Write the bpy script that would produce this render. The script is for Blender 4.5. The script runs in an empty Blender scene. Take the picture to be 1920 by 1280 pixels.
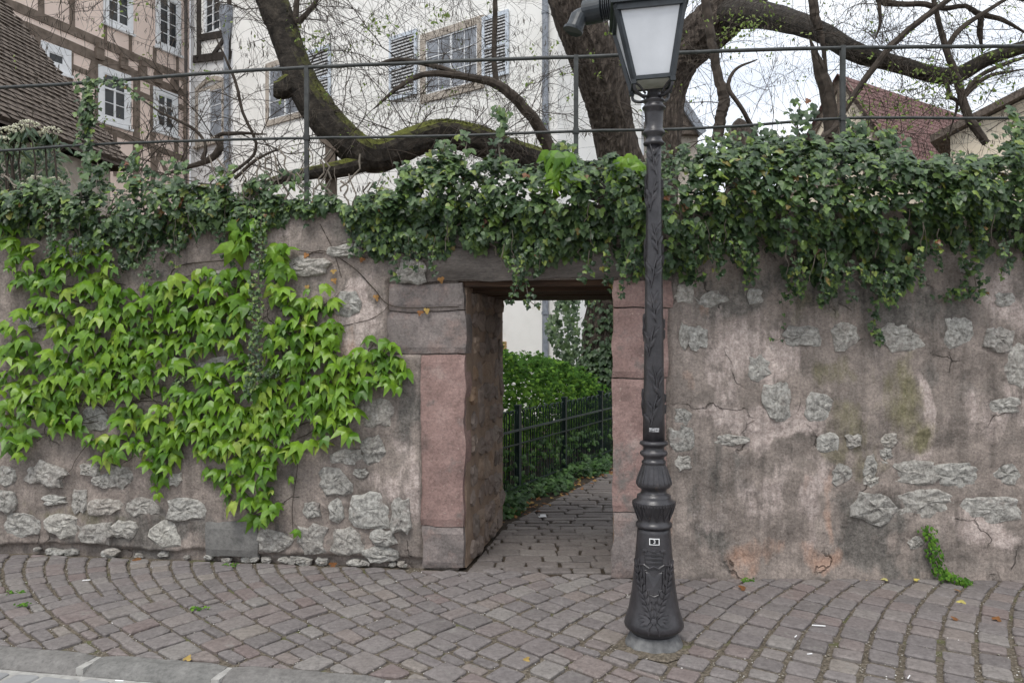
import bpy, math, random
import numpy as np
from mathutils import Vector, Matrix

random.seed(7)
NR = np.random.RandomState(7)
sc = bpy.context.scene
col = sc.collection
R = math.radians
rnd = random.random
def uni(a, b): return random.uniform(a, b)

# ------------------------------------------------------------------ camera, sky, sun, exposure
F, CX, CY, EH = 1471.0, 960.0, 640.0, 1.6      # focal length in photo pixels, principal point, eye height
cam_d = bpy.data.cameras.new('camera')
cam = bpy.data.objects.new('camera', cam_d)
col.objects.link(cam)
cam.location = (0, 0, EH)
cam.rotation_euler = (R(90), 0, 0)
cam_d.sensor_width = 36.0
cam_d.lens = 36.0 * F / 1920.0
cam_d.clip_start = 0.05
cam_d.clip_end = 600
sc.camera = cam

SUN_EL, SUN_AZ = 60.0, 200.0        # azimuth clockwise from +Y: behind the camera, a little to the left
w = bpy.data.worlds.new('World')
sc.world = w
w.use_nodes = True
nt = w.node_tree
nt.nodes.clear()
sky = nt.nodes.new('ShaderNodeTexSky')
sky.sky_type = 'NISHITA'
sky.sun_disc = False
sky.sun_elevation = R(SUN_EL)
sky.sun_rotation = R(SUN_AZ)
sky.air_density = 1.0
sky.dust_density = 2.0
skm = nt.nodes.new('ShaderNodeMix'); skm.data_type = 'RGBA'; skm.blend_type = 'MULTIPLY'
skm.inputs[0].default_value = 1.0
skm.inputs[7].default_value = (1, 1, 1, 1)
tcw = nt.nodes.new('ShaderNodeTexCoord')
mpw = nt.nodes.new('ShaderNodeMapping'); mpw.inputs[3].default_value = (1.6, 1.6, 4.0)
nzw = nt.nodes.new('ShaderNodeTexNoise'); nzw.inputs['Scale'].default_value = 2.2; nzw.inputs['Detail'].default_value = 7
rpw = nt.nodes.new('ShaderNodeValToRGB')
rpw.color_ramp.elements[0].position = 0.30; rpw.color_ramp.elements[0].color = (0.80, 0.80, 0.80, 1)
rpw.color_ramp.elements[1].position = 0.62; rpw.color_ramp.elements[1].color = (0.97, 0.97, 0.97, 1)
cloud = nt.nodes.new('ShaderNodeValToRGB')
cloud.color_ramp.elements[0].position = 0.34; cloud.color_ramp.elements[0].color = (8.4, 9.0, 10.0, 1)
cloud.color_ramp.elements[1].position = 0.62; cloud.color_ramp.elements[1].color = (10.6, 10.9, 11.3, 1)
mixw = nt.nodes.new('ShaderNodeMix'); mixw.data_type = 'RGBA'
bg = nt.nodes.new('ShaderNodeBackground'); bg.inputs[1].default_value = 0.094
out = nt.nodes.new('ShaderNodeOutputWorld')
L = nt.links.new
L(tcw.outputs['Generated'], mpw.inputs[0]); L(mpw.outputs[0], nzw.inputs['Vector'])
L(nzw.outputs[0], rpw.inputs[0]); L(nzw.outputs[0], cloud.inputs[0])
L(rpw.outputs[0], mixw.inputs[0]); L(sky.outputs[0], mixw.inputs[6]); L(cloud.outputs[0], mixw.inputs[7])
L(mixw.outputs[2], bg.inputs[0]); L(bg.outputs[0], out.inputs[0])

sun_d = bpy.data.lights.new('sun', 'SUN')
sun_d.energy = 1.5
sun_d.angle = R(20)
sun_d.color = (1.0, 0.965, 0.91)
sun = bpy.data.objects.new('sun', sun_d)
col.objects.link(sun)
_sd = Vector((math.sin(R(SUN_AZ)) * math.cos(R(SUN_EL)), math.cos(R(SUN_AZ)) * math.cos(R(SUN_EL)), math.sin(R(SUN_EL))))
sun.rotation_euler = (-_sd).to_track_quat('-Z', 'Y').to_euler()
sun.location = _sd * 50

sc.view_settings.view_transform = 'Standard'
sc.view_settings.look = 'None'
sc.view_settings.exposure = 0.50
sc.view_settings.gamma = 1.0
sc.view_settings.use_curve_mapping = False
sc.render.engine = 'CYCLES'
sc.cycles.use_denoising = True
sc.cycles.max_bounces = 5
sc.cycles.diffuse_bounces = 3
sc.cycles.use_adaptive_sampling = True
sc.cycles.adaptive_threshold = 0.025
sc.cycles.transparent_max_bounces = 4

# ------------------------------------------------------------------ helpers
def V(*a): return Vector(a)
def P(px, py, Y):
    """the point at depth Y that the photograph shows at pixel (px, py)"""
    return Vector(((px - CX) / F * Y, Y, EH + (CY - py) / F * Y))
def ground(px, py, z=0.0):
    Y = (EH - z) * F / (py - CY)
    return Vector(((px - CX) / F * Y, Y, z))

def tag(o, label=None, cat=None, group=None, kind=None):
    if label: o['label'] = label
    if cat: o['category'] = cat
    if group: o['group'] = group
    if kind: o['kind'] = kind
    return o
def empty(name, loc=(0, 0, 0), parent=None):
    o = bpy.data.objects.new(name, None)
    col.objects.link(o)
    o.location = loc
    o.empty_display_size = 0.1
    if parent: o.parent = parent; 
    return o
def link(name, me, parent=None):
    o = bpy.data.objects.new(name, me)
    col.objects.link(o)
    if parent is not None:
        o.parent = parent
        o.matrix_parent_inverse = world_of(parent).inverted()
    return o
def world_of(o):
    m = o.matrix_basis.copy()
    while o.parent is not None:
        m = o.parent.matrix_basis @ o.matrix_parent_inverse @ m if False else (o.parent.matrix_basis @ (o.matrix_parent_inverse @ m))
        o = o.parent
    return m

class MB:
    """collects shapes, then links them as ONE mesh object"""
    def __init__(s): s.v = []; s.f = []; s.uv = []
    def add(s, vs, fs):
        n = len(s.v); s.v.extend([tuple(p) for p in vs]); s.f.extend([tuple(i + n for i in f) for f in fs]); return s
    def box(s, o, ax, ay, az):
        o, ax, ay, az = Vector(o), Vector(ax), Vector(ay), Vector(az)
        if ax.cross(ay).dot(az) < 0: ax, ay = ay, ax
        p = [o, o + ax, o + ax + ay, o + ay]
        return s.add(p + [q + az for q in p], [(3, 2, 1, 0), (4, 5, 6, 7), (0, 1, 5, 4), (1, 2, 6, 5), (2, 3, 7, 6), (3, 0, 4, 7)])
    def cbox(s, c, sx, sy, sz, rz=0):
        c = Vector(c); a = Vector((math.cos(rz), math.sin(rz), 0)); b = Vector((-math.sin(rz), math.cos(rz), 0))
        return s.box(c - a * sx / 2 - b * sy / 2 - V(0, 0, sz / 2), a * sx, b * sy, V(0, 0, sz))
    def bar(s, p, q, wd, ht, up=(0, 0, 1)):
        p, q, up = Vector(p), Vector(q), Vector(up)
        d = q - p; side = d.cross(up)
        if side.length < 1e-6: side = d.cross(V(1, 0, 0))
        side.normalize(); u = side.cross(d).normalized()
        return s.box(p - side * wd / 2 - u * ht / 2, d, side * wd, u * ht)
    def prism(s, pts, z0, z1):
        n = len(pts)
        a = sum(pts[i][0] * pts[(i + 1) % n][1] - pts[(i + 1) % n][0] * pts[i][1] for i in range(n))
        if a < 0: pts = pts[::-1]
        vs = [(p[0], p[1], z0) for p in pts] + [(p[0], p[1], z1) for p in pts]
        fs = [tuple(range(n - 1, -1, -1)), tuple(range(n, 2 * n))] + [(i, (i + 1) % n, n + (i + 1) % n, n + i) for i in range(n)]
        return s.add(vs, fs)
    def lathe(s, prof, c=(0, 0, 0), n=32):
        c = Vector(c); vs = []; fs = []
        for (r, z) in prof:
            for i in range(n):
                a = 2 * math.pi * i / n
                vs.append((c.x + r * math.cos(a), c.y + r * math.sin(a), c.z + z))
        for k in range(len(prof) - 1):
            for i in range(n):
                j = (i + 1) % n
                fs.append((k * n + i, k * n + j, (k + 1) * n + j, (k + 1) * n + i))
        fs.append(tuple(range((len(prof) - 1) * n, len(prof) * n)))
        fs.append(tuple(range(n - 1, -1, -1)))
        return s.add(vs, fs)
    def tube(s, pts, rad, sides=6, rough=0.0, cap=True):
        pts = [Vector(p) for p in pts]; m = len(pts)
        if not hasattr(rad, '__len__'): rad = [rad] * m
        n0 = len(s.v); prev = None; ln = 0.0
        rings = []
        ph = [uni(0.7, 1.3) for _ in range(sides)] if rough else None
        for k in range(m):
            t = (pts[min(k + 1, m - 1)] - pts[max(k - 1, 0)])
            if t.length < 1e-9: t = V(0, 0, 1)
            t.normalize()
            if prev is None:
                a = t.cross(V(0.31, 0.2, 0.93))
                if a.length < 1e-3: a = t.cross(V(1, 0, 0))
            else:
                a = prev - t * prev.dot(t)
                if a.length < 1e-5: a = t.cross(V(0.31, 0.2, 0.93))
            a.normalize(); prev = a; b = t.cross(a)
            ring = []
            for i in range(sides):
                an = 2 * math.pi * i / sides
                rr = rad[k]
                if rough: rr *= 1 + rough * (ph[i] - 1) * 2 + rough * uni(-.35, .35)
                ring.append(tuple(pts[k] + (a * math.cos(an) + b * math.sin(an)) * rr))
            s.v.extend(ring)
        for k in range(m - 1):
            for i in range(sides):
                j = (i + 1) % sides
                s.f.append((n0 + k * sides + i, n0 + k * sides + j, n0 + (k + 1) * sides + j, n0 + (k + 1) * sides + i))
        if cap:
            s.f.append(tuple(n0 + i for i in range(sides - 1, -1, -1)))
            s.f.append(tuple(n0 + (m - 1) * sides + i for i in range(sides)))
        return s
    def build(s, name, mat, parent=None, smooth=False, kind=None):
        me = bpy.data.meshes.new(name)
        me.from_pydata(s.v, [], s.f)
        if smooth: me.polygons.foreach_set('use_smooth', [True] * len(me.polygons))
        me.materials.append(mat)
        o = link(name, me, parent)
        if kind: o['kind'] = kind
        return o

def text_mesh(fc):
    t = bpy.data.objects.new('text', fc); col.objects.link(t)
    bpy.context.view_layer.update()
    me = bpy.data.meshes.new_from_object(t.evaluated_get(bpy.context.evaluated_depsgraph_get()))
    bpy.data.objects.remove(t); return me
def spline(pts, per=6):
    """Catmull-Rom through rows of numbers"""
    a = [np.array(p, float) for p in pts]
    a = [2 * a[0] - a[1]] + a + [2 * a[-1] - a[-2]]
    res = []
    for i in range(1, len(a) - 2):
        for k in range(per):
            t = k / per
            p0, p1, p2, p3 = a[i - 1], a[i], a[i + 1], a[i + 2]
            res.append(0.5 * (2 * p1 + (p2 - p0) * t + (2 * p0 - 5 * p1 + 4 * p2 - p3) * t * t + (3 * p1 - p0 - 3 * p2 + p3) * t ** 3))
    res.append(a[-2])
    return res

_lat = NR.rand(12, 128, 128)
def vnoise(x, y, seed=0):
    x = np.asarray(x, float); y = np.asarray(y, float)
    xi = np.floor(x).astype(int); yi = np.floor(y).astype(int)
    fx = x - xi; fy = y - yi
    fx = fx * fx * (3 - 2 * fx); fy = fy * fy * (3 - 2 * fy)
    g = _lat[seed % 12]
    a = g[xi % 128, yi % 128]; b = g[(xi + 1) % 128, yi % 128]; c = g[xi % 128, (yi + 1) % 128]; d = g[(xi + 1) % 128, (yi + 1) % 128]
    return (a * (1 - fx) + b * fx) * (1 - fy) + (c * (1 - fx) + d * fx) * fy
def fbm(x, y, seed=0, oct=4):
    t = 0; amp = 0.5; s = 0
    for k in range(oct):
        t = t + amp * vnoise(np.asarray(x) * 2 ** k + 17.3 * k, np.asarray(y) * 2 ** k + 5.1 * k, seed + k); s += amp; amp *= 0.5
    return t / s

# ------------------------------------------------------------------ materials
def newmat(name):
    m = bpy.data.materials.new(name); m.use_nodes = True
    t = m.node_tree; t.nodes.clear()
    o = t.nodes.new('ShaderNodeOutputMaterial')
    b = t.nodes.new('ShaderNodeBsdfPrincipled')
    t.links.new(b.outputs[0], o.inputs[0])
    return m, t, b, o
def ramp(t, stops, fac, interp='LINEAR'):
    r = t.nodes.new('ShaderNodeValToRGB'); e = r.color_ramp.elements
    r.color_ramp.interpolation = interp
    while len(e) < len(stops): e.new(0.5)
    for k, (p, c) in enumerate(stops):
        e[k].position = p; e[k].color = (c[0], c[1], c[2], 1) if hasattr(c, '__len__') else (c, c, c, 1)
    t.links.new(fac, r.inputs[0]); return r.outputs[0]
def mixc(t, fac, a, b, mode='MIX'):
    m = t.nodes.new('ShaderNodeMix'); m.data_type = 'RGBA'; m.blend_type = mode
    for k, x in ((0, fac), (6, a), (7, b)):
        if hasattr(x, 'default_value') and hasattr(x, 'links'): t.links.new(x, m.inputs[k])
        elif k == 0: m.inputs[0].default_value = x
        else: m.inputs[k].default_value = (x[0], x[1], x[2], 1)
    return m.outputs[2]
def math_(t, op, a, b=0.0):
    m = t.nodes.new('ShaderNodeMath'); m.operation = op
    for k, x in ((0, a), (1, b)):
        if hasattr(x, 'links'): t.links.new(x, m.inputs[k])
        else: m.inputs[k].default_value = x
    return m.outputs[0]
def coords(t, stretch=(1, 1, 1), src='pos', rot=(0, 0, 0)):
    if src == 'pos': o = t.nodes.new('ShaderNodeNewGeometry').outputs['Position']
    else: o = t.nodes.new('ShaderNodeTexCoord').outputs[src]
    mp = t.nodes.new('ShaderNodeMapping'); mp.inputs[3].default_value = stretch; mp.inputs[2].default_value = rot
    t.links.new(o, mp.inputs[0]); return mp.outputs[0]
def noise(t, vec, scale, detail=6, rough=0.55, dist=0.0):
    n = t.nodes.new('ShaderNodeTexNoise'); n.inputs['Scale'].default_value = scale; n.inputs['Detail'].default_value = detail
    n.inputs['Roughness'].default_value = rough; n.inputs['Distortion'].default_value = dist
    t.links.new(vec, n.inputs['Vector']); return n.outputs[0]
def bump(t, b, h, strength, dist=0.01, prev=None):
    n = t.nodes.new('ShaderNodeBump'); n.inputs['Strength'].default_value = strength; n.inputs['Distance'].default_value = dist
    t.links.new(h, n.inputs['Height'])
    if prev is not None: t.links.new(prev, n.inputs['Normal'])
    t.links.new(n.outputs[0], b.inputs['Normal']); return n.outputs[0]
def rand_of(t):
    at = t.nodes.new('ShaderNodeAttribute'); at.attribute_name = 'rnd'
    oi = t.nodes.new('ShaderNodeObjectInfo')
    return math_(t, 'FRACT', math_(t, 'ADD', at.outputs['Fac'], oi.outputs['Random']))

def M(name, stops, scale=6, rough=0.8, bumps=((60, 0.3, 0.004),), stretch=(1, 1, 1), rnd_stops=None, rmix=0.6, spec=0.3, detail=7, metal=0.0, src='pos', rot=(0, 0, 0), speck=None, grain=None, cover=None, moss=None):
    m, t, b, o = newmat(name)
    vec = coords(t, stretch, src, rot)
    c = ramp(t, stops, noise(t, vec, scale, detail))
    if rnd_stops: c = mixc(t, rmix, c, ramp(t, rnd_stops, rand_of(t)))
    if speck:
        sp = ramp(t, ((speck[1], 0), (speck[1] + 0.05, 1)), noise(t, vec, speck[0], 3, 0.6))
        c = mixc(t, sp, c, speck[2])
    if cover:                                     # a second skin (lime wash, soot, lichen) in patches: scale, threshold, colour
        cv = ramp(t, ((cover[1], 0), (cover[1] + 0.10, 1)), noise(t, vec, cover[0], 7, 0.65))
        c = mixc(t, cv, c, cover[2])
    if moss:                                      # moss grows on what faces up: colour
        gn = t.nodes.new('ShaderNodeNewGeometry'); sx = t.nodes.new('ShaderNodeSeparateXYZ'); t.links.new(gn.outputs['Normal'], sx.inputs[0])
        mk = ramp(t, ((0.47, 0), (0.66, 1)), math_(t, 'ADD', math_(t, 'MULTIPLY', sx.outputs[2], 0.5), math_(t, 'MULTIPLY', noise(t, vec, 5, 6, .65), 0.6)))
        c = mixc(t, mk, c, moss)
    if grain:                                     # fine grit: scale, darkest, lightest
        c = mixc(t, 1.0, c, ramp(t, ((0.30, grain[1] * .9), (0.5, .9), (0.70, grain[2] * .9)), noise(t, vec, grain[0], 5, 0.78)), 'MULTIPLY')
    t.links.new(c, b.inputs['Base Color'])
    b.inputs['Roughness'].default_value = rough; b.inputs['Specular IOR Level'].default_value = spec; b.inputs['Metallic'].default_value = metal
    pv = None
    for (s, st, d) in bumps: pv = bump(t, b, noise(t, vec, s, 6, 0.6), st, d, pv)
    return m

def leafmat(name, stops, rough=0.45, trans=0.25, spec=0.30, vein=None):
    m, t, b, o = newmat(name)
    r = rand_of(t)
    c = ramp(t, stops, r)
    c = mixc(t, 1.0, c, ramp(t, ((0.3, 0.68), (0.7, 1.04)), noise(t, coords(t), 26, 1)), 'MULTIPLY')
    t.links.new(c, b.inputs['Base Color'])
    b.inputs['Roughness'].default_value = rough; b.inputs['Specular IOR Level'].default_value = spec
    tr = t.nodes.new('ShaderNodeBsdfTranslucent'); t.links.new(c, tr.inputs[0])
    mx = t.nodes.new('ShaderNodeMixShader'); mx.inputs[0].default_value = trans
    t.links.new(b.outputs[0], mx.inputs[1]); t.links.new(tr.outputs[0], mx.inputs[2]); t.links.new(mx.outputs[0], o.inputs[0])
    return m

def glassmat(name, c=(0.03, 0.035, 0.04), rough=0.06):
    m, t, b, o = newmat(name)
    t.links.new(ramp(t, ((0.35, tuple(x * 0.6 for x in c)), (0.7, tuple(x * 1.6 for x in c))), noise(t, coords(t), 1.4, 3)), b.inputs['Base Color'])
    b.inputs['Roughness'].default_value = rough; b.inputs['Specular IOR Level'].default_value = 0.5
    bump(t, b, noise(t, coords(t), 3, 2), 0.12, 0.02)
    return m

MAT = {}
MAT['stone'] = M('rough grey rubble', ((0.30, (.14, .132, .12)), (0.46, (.30, .288, .262)), (0.6, (.43, .418, .385)), (0.74, (.56, .55, .51))), 24, 0.92, ((14, .7, 0.022), (60, 0.8, 0.010)), grain=(48, .5, 1.35), cover=(9, .57, (.26, .232, .21)), rnd_stops=((0, (.24, .225, .205)), (0.35, (.40, .39, .36)), (0.6, (.29, .265, .24)), (0.85, (.50, .48, .43)), (1, (.30, .25, .215))), rmix=0.5)
MAT['pinkstone'] = M('pink sandstone', ((0.25, (.16, .115, .104)), (0.45, (.275, .182, .162)), (0.6, (.325, .22, .197)), (0.78, (.38, .295, .265))), 5.5, 0.88, ((9, 0.6, 0.02), (60, 0.6, 0.006)), speck=(70, 0.66, (.42, .36, .31)), grain=(55, .62, 1.25), cover=(3.2, .56, (.185, .165, .152)))
MAT['greystone'] = M('grey weathered sandstone', ((0.25, (.10, .092, .086)), (0.5, (.19, .165, .155)), (0.75, (.29, .245, .228))), 5, 0.88, ((9, 0.6, 0.02), (60, 0.6, 0.006)), speck=(80, 0.67, (.36, .33, .3)), grain=(55, .6, 1.3), cover=(3.6, .52, (.265, .205, .185)))
MAT['darkstone'] = M('dark lintel stone', ((0.25, (.07, .061, .054)), (0.55, (.15, .13, .116)), (0.8, (.22, .19, .168))), 5, 0.85, ((10, 0.6, 0.015), (60, 0.6, 0.005)), stretch=(.5, .5, 1.6), grain=(50, .6, 1.3))
MAT['oakwood'] = M('old oak', ((0.3, (.03, .018, .012)), (0.6, (.075, .042, .026)), (0.8, (.13, .078, .048))), 5, 0.8, ((30, 0.6, 0.006),), stretch=(.6, 4, 9))
MAT['reveal'] = M('rubble in the passage', ((0.3, (.10, .08, .068)), (0.55, (.215, .17, .143)), (0.8, (.34, .275, .225))), 7, 0.9, ((20, 0.8, 0.02), (90, 0.5, 0.005)), rnd_stops=((0, (.14, .118, .102)), (.5, (.24, .19, .162)), (.8, (.19, .16, .14)), (.9, (.33, .205, .11)), (1, (.30, .275, .25))), rmix=.5)
MAT['paver'] = M('worn sandstone setts', ((0.25, (.13, .119, .115)), (0.5, (.205, .188, .182)), (0.75, (.285, .264, .255))), 9, 0.72, ((22, 0.3, 0.008), (140, 0.35, 0.003)), rnd_stops=((0, (.142, .126, .122)), (0.25, (.206, .183, .175)), (0.45, (.166, .148, .146)), (0.62, (.196, .160, .150)), (0.80, (.242, .224, .207)), (0.94, (.184, .136, .127)), (1, (.252, .222, .192))), rmix=0.68, spec=0.25, grain=(38, .62, 1.28), cover=(7, .60, (.235, .222, .205)), speck=(60, 0.70, (.36, .33, .30)))
MAT['pathpaver'] = M('dark path setts', ((0.25, (.105, .094, .088)), (0.5, (.165, .147, .138)), (0.75, (.23, .205, .193))), 9, 0.75, ((22, 0.3, 0.008), (140, 0.3, 0.003)), rnd_stops=((0, (.12, .107, .101)), (0.5, (.16, .138, .128)), (1, (.21, .19, .175))), grain=(38, .62, 1.28), rmix=0.6, spec=0.25)
MAT['roadsett'] = M('grey road setts', ((0.25, (.19, .19, .19)), (0.75, (.32, .32, .32))), 9, 0.8, ((22, 0.3, 0.008), (140, 0.3, 0.003)), rnd_stops=((0, (.22, .22, .225)), (1, (.30, .30, .295))), rmix=0.5)
MAT['grit'] = M('sandy joint grit', ((0.28, (.04, .034, .025)), (0.5, (.12, .10, .076)), (0.66, (.19, .163, .127)), (0.8, (.30, .27, .22))), 55, 0.95, ((120, 0.9, 0.006),), speck=(3.0, 0.60, (.105, .105, .05)))
MAT['mortar'] = M('pale mortar', ((0.3, (.26, .25, .235)), (0.7, (.42, .41, .385))), 25, 0.9, ((90, 0.6, 0.004),))
MAT['kerb'] = M('kerb stone', grain=(45, .65, 1.25), stops=((0.25, (.12, .117, .11)), (0.5, (.185, .178, .167)), (0.75, (.26, .25, .235))), scale=11, rough=0.82, bumps=((30, 0.4, 0.006), (150, 0.4, 0.003)), rnd_stops=((0, (.17, .17, .163)), (.6, (.17, .166, .158)), (1, (.18, .135, .13))), rmix=.4)
MAT['pebble'] = M('pale pebbles', ((0.3, (.2, .18, .15)), (0.7, (.45, .42, .37))), 60, 0.85, ((200, .3, .002),), rnd_stops=((0, (.13, .115, .09)), (.6, (.26, .23, .19)), (.85, (.38, .36, .32)), (1, (.8, .79, .76))), rmix=.8)
MAT['iron'] = M('painted cast iron', ((0.3, (.022, .021, .024)), (0.6, (.042, .039, .043)), (0.85, (.075, .069, .071))), 12, 0.34, cover=(14, .64, (.085, .062, .05)), grain=(70, .7, 1.3), bumps= ((40, 0.35, 0.004), (150, 0.25, 0.0015)), spec=0.5)
MAT['irondust'] = M('dusty cast iron plinth', ((0.3, (.075, .075, .077)), (0.5, (.155, .155, .155)), (0.75, (.27, .265, .255))), 14, 0.7, ((60, 0.3, 0.004),), spec=0.3)
MAT['lanternmetal'] = M('lantern paint', ((0.3, (.018, .022, .026)), (0.8, (.042, .050, .058))), 20, 0.38, ((90, 0.15, 0.002),), spec=0.45)
MAT['rail'] = M('grey green railing paint', ((0.3, (.022, .024, .023)), (0.7, (.058, .062, .060))), 18, 0.5, ((90, 0.3, 0.002),), spec=0.4)
MAT['frost'] = M('frosted lantern pane', ((0.25, (.56, .58, .61)), (0.7, (.70, .72, .755))), 5, 0.35, ((3, 0.1, 0.01),), speck=(45, 0.76, (.36, .34, .31)))
MAT['frostdirty'] = M('grimy frosted pane', ((0.3, (.30, .29, .26)), (0.6, (.60, .60, .57))), 14, 0.45, ((3, 0.1, 0.01),))
MAT['bark'] = M('ridged bark', grain=(30, .55, 1.35), stops= ((0.30, (.030, .023, .019)), (0.5, (.100, .079, .064)), (0.72, (.20, .163, .133))), scale=9, rough=0.92, bumps=((7, 1.0, 0.05), (28, 0.8, 0.015)), stretch=(3.2, 3.2, .55))
MAT['limbbark'] = M('mossy dark bark', moss=(.105, .112, .022), grain=(40, .5, 1.4), stops= ((0.30, (.012, .010, .008)), (0.52, (.034, .028, .022)), (0.75, (.072, .060, .047))), scale=14, rough=0.92, bumps=((9, 1.0, 0.03), (40, 0.8, 0.01)))
MAT['darkbark'] = M('dark smooth limb bark', ((0.30, (.014, .012, .010)), (0.52, (.040, .034, .028)), (0.75, (.082, .070, .058))), 14, 0.92, ((9, 1.0, 0.03), (40, 0.8, 0.01)), grain=(40, .5, 1.4), cover=(4, .60, (.075, .082, .03)))
MAT['twig'] = M('thin twig bark', ((0.3, (.028, .022, .018)), (0.7, (.085, .068, .054))), 12, 0.9, ((80, 0.3, 0.002),))
MAT['palebark'] = M('pale smooth bark', ((0.3, (.10, .085, .07)), (0.7, (.22, .19, .155))), 12, 0.9, ((40, 0.4, 0.005),))
MAT['ivy'] = leafmat('dark ivy leaf', ((0, (.022, .047, .018)), (.3, (.042, .082, .030)), (.55, (.070, .122, .043)), (.78, (.098, .165, .050)), (.94, (.15, .235, .045)), (.985, (.21, .265, .05)), (1, (.16, .055, .02))), 0.42, 0.12, 0.4)
MAT['boston'] = leafmat('fresh green creeper leaf', ((0, (.062, .155, .011)), (.3, (.108, .235, .015)), (.65, (.165, .315, .020)), (.92, (.225, .375, .032)), (1, (.31, .40, .06))), 0.40, 0.22, 0.4)
MAT['young'] = leafmat('young yellow green leaf', ((0, (.14, .22, .04)), (.5, (.21, .30, .06)), (1, (.30, .36, .11))), 0.5, 0.35)
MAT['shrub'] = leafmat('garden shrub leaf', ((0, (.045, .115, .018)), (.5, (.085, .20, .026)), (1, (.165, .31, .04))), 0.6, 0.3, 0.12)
MAT['gcover'] = leafmat('ground cover leaf', ((0, (.03, .075, .022)), (.6, (.06, .13, .035)), (1, (.10, .20, .05))), 0.45, 0.2)
MAT['viburnum'] = leafmat('long grey green leaf', ((0, (.05, .085, .06)), (.5, (.085, .13, .075)), (1, (.14, .19, .08))), 0.5, 0.2)
MAT['flower'] = M('cream flower head', ((0.35, (.58, .56, .36)), (0.65, (.85, .84, .72))), 90, 0.85, ((120, 0.8, 0.01),))
MAT['pod'] = M('dry seed pod', ((0.3, (.035, .028, .022)), (0.7, (.09, .075, .055))), 20, 0.85)
MAT['deadleaf'] = leafmat('dead leaf', ((0, (.20, .085, .03)), (.5, (.32, .15, .05)), (1, (.42, .30, .09))), 0.7, 0.15)
MAT['yellowleaf'] = leafmat('fallen yellow leaf', ((0, (.55, .45, .09)), (1, (.60, .55, .22))), 0.6, 0.2)
MAT['soil'] = M('garden soil', ((0.3, (.022, .017, .012)), (0.7, (.07, .052, .035))), 12, 0.95, ((40, 0.8, 0.02),))
MAT['whitewash'] = M('whitewashed render', ((0.22, (.70, .69, .65)), (0.5, (.86, .85, .815)), (0.75, (.90, .89, .865))), .9, 0.9, ((12, 0.15, 0.01),), speck=(2.3, 0.70, (.72, .69, .62)))
MAT['greywash'] = M('grey render', ((0.25, (.58, .58, .58)), (0.7, (.74, .74, .74))), 1.4, 0.9, ((12, 0.15, 0.01),))
MAT['pinkwash'] = M('salmon render', ((0.25, (.68, .55, .48)), (0.7, (.82, .68, .60))), 1.1, 0.9, ((12, 0.15, 0.01),))
MAT['creamwash'] = M('cream render', ((0.25, (.60, .52, .40)), (0.7, (.74, .66, .53))), 1.1, 0.9, ((12, 0.15, 0.01),))
MAT['beam'] = M('brown timber beam', ((0.3, (.11, .086, .068)), (0.7, (.21, .168, .137))), 6, 0.85, ((30, 0.4, 0.01),))
MAT['darkbeam'] = M('near black timber beam', ((0.3, (.022, .018, .016)), (0.7, (.05, .042, .037))), 6, 0.85, ((30, 0.4, 0.01),))
MAT['whitepaint'] = M('white window paint', ((0.3, (.66, .68, .70)), (0.7, (.80, .81, .82))), 5, 0.5, ((40, 0.1, 0.003),))
MAT['bluepaint'] = M('pale blue shutter paint', ((0.3, (.50, .56, .63)), (0.7, (.66, .71, .77))), 8, 0.6, ((50, 0.2, 0.003),))
MAT['slat'] = M('weathered louvre slat', ((0.3, (.36, .36, .36)), (0.7, (.55, .56, .57))), 14, 0.75, ((50, 0.2, 0.003),))
MAT['slatback'] = M('louvre shade', ((0.3, (.13, .13, .13)), (0.7, (.22, .22, .22))), 8, .8)
MAT['tanstone'] = M('tan window stone', ((0.3, (.33, .285, .24)), (0.7, (.50, .45, .39))), 6, 0.88, ((50, 0.3, 0.004),))
MAT['glass'] = glassmat('window glass')
MAT['paleglass'] = glassmat('pale window glass', (.20, .215, .24), 0.12)
MAT['zinc'] = M('zinc drain pipe', ((0.3, (.17, .19, .22)), (0.7, (.29, .31, .345))), 8, 0.5, ((50, 0.1, 0.003),), spec=.4)
MAT['brownpipe'] = M('brown drain pipe', ((0.3, (.07, .06, .055)), (0.7, (.13, .115, .105))), 8, 0.5)
MAT['browntile'] = M('old brown plain tiles', ((0.25, (.055, .044, .037)), (0.5, (.115, .092, .076)), (0.75, (.185, .155, .13))), 14, 0.9, ((30, 0.5, 0.01),), stretch=(1, 1, .6))
MAT['redtile'] = M('red plain tiles', ((0.25, (.10, .058, .053)), (0.5, (.155, .085, .079)), (0.75, (.21, .13, .12))), 7, 0.9, ((30, 0.4, 0.01),))
MAT['fence'] = M('dark green fence paint', ((0.3, (.008, .018, .018)), (0.7, (.018, .034, .034))), 12, 0.4, ((80, 0.1, 0.002),), spec=.45)
MAT['fencerail'] = M('worn fence rail', ((0.3, (.03, .042, .042)), (0.7, (.065, .08, .08))), 12, 0.45)
MAT['black'] = M('black plate', ((0.3, (.01, .01, .011)), (0.7, (.018, .018, .02))), 12, 0.4)
MAT['white'] = M('white print', ((0.3, (.74, .74, .74)), (0.7, (.82, .82, .82))), 12, 0.5)
MAT['silver'] = M('silver band', ((0.4, (.16, .16, .17)), (0.6, (.62, .62, .63))), 130, 0.3, (), metal=.7)
MAT['ochre'] = M('ochre panel', ((0.3, (.30, .19, .08)), (0.7, (.42, .28, .13))), 9, 0.7)
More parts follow.
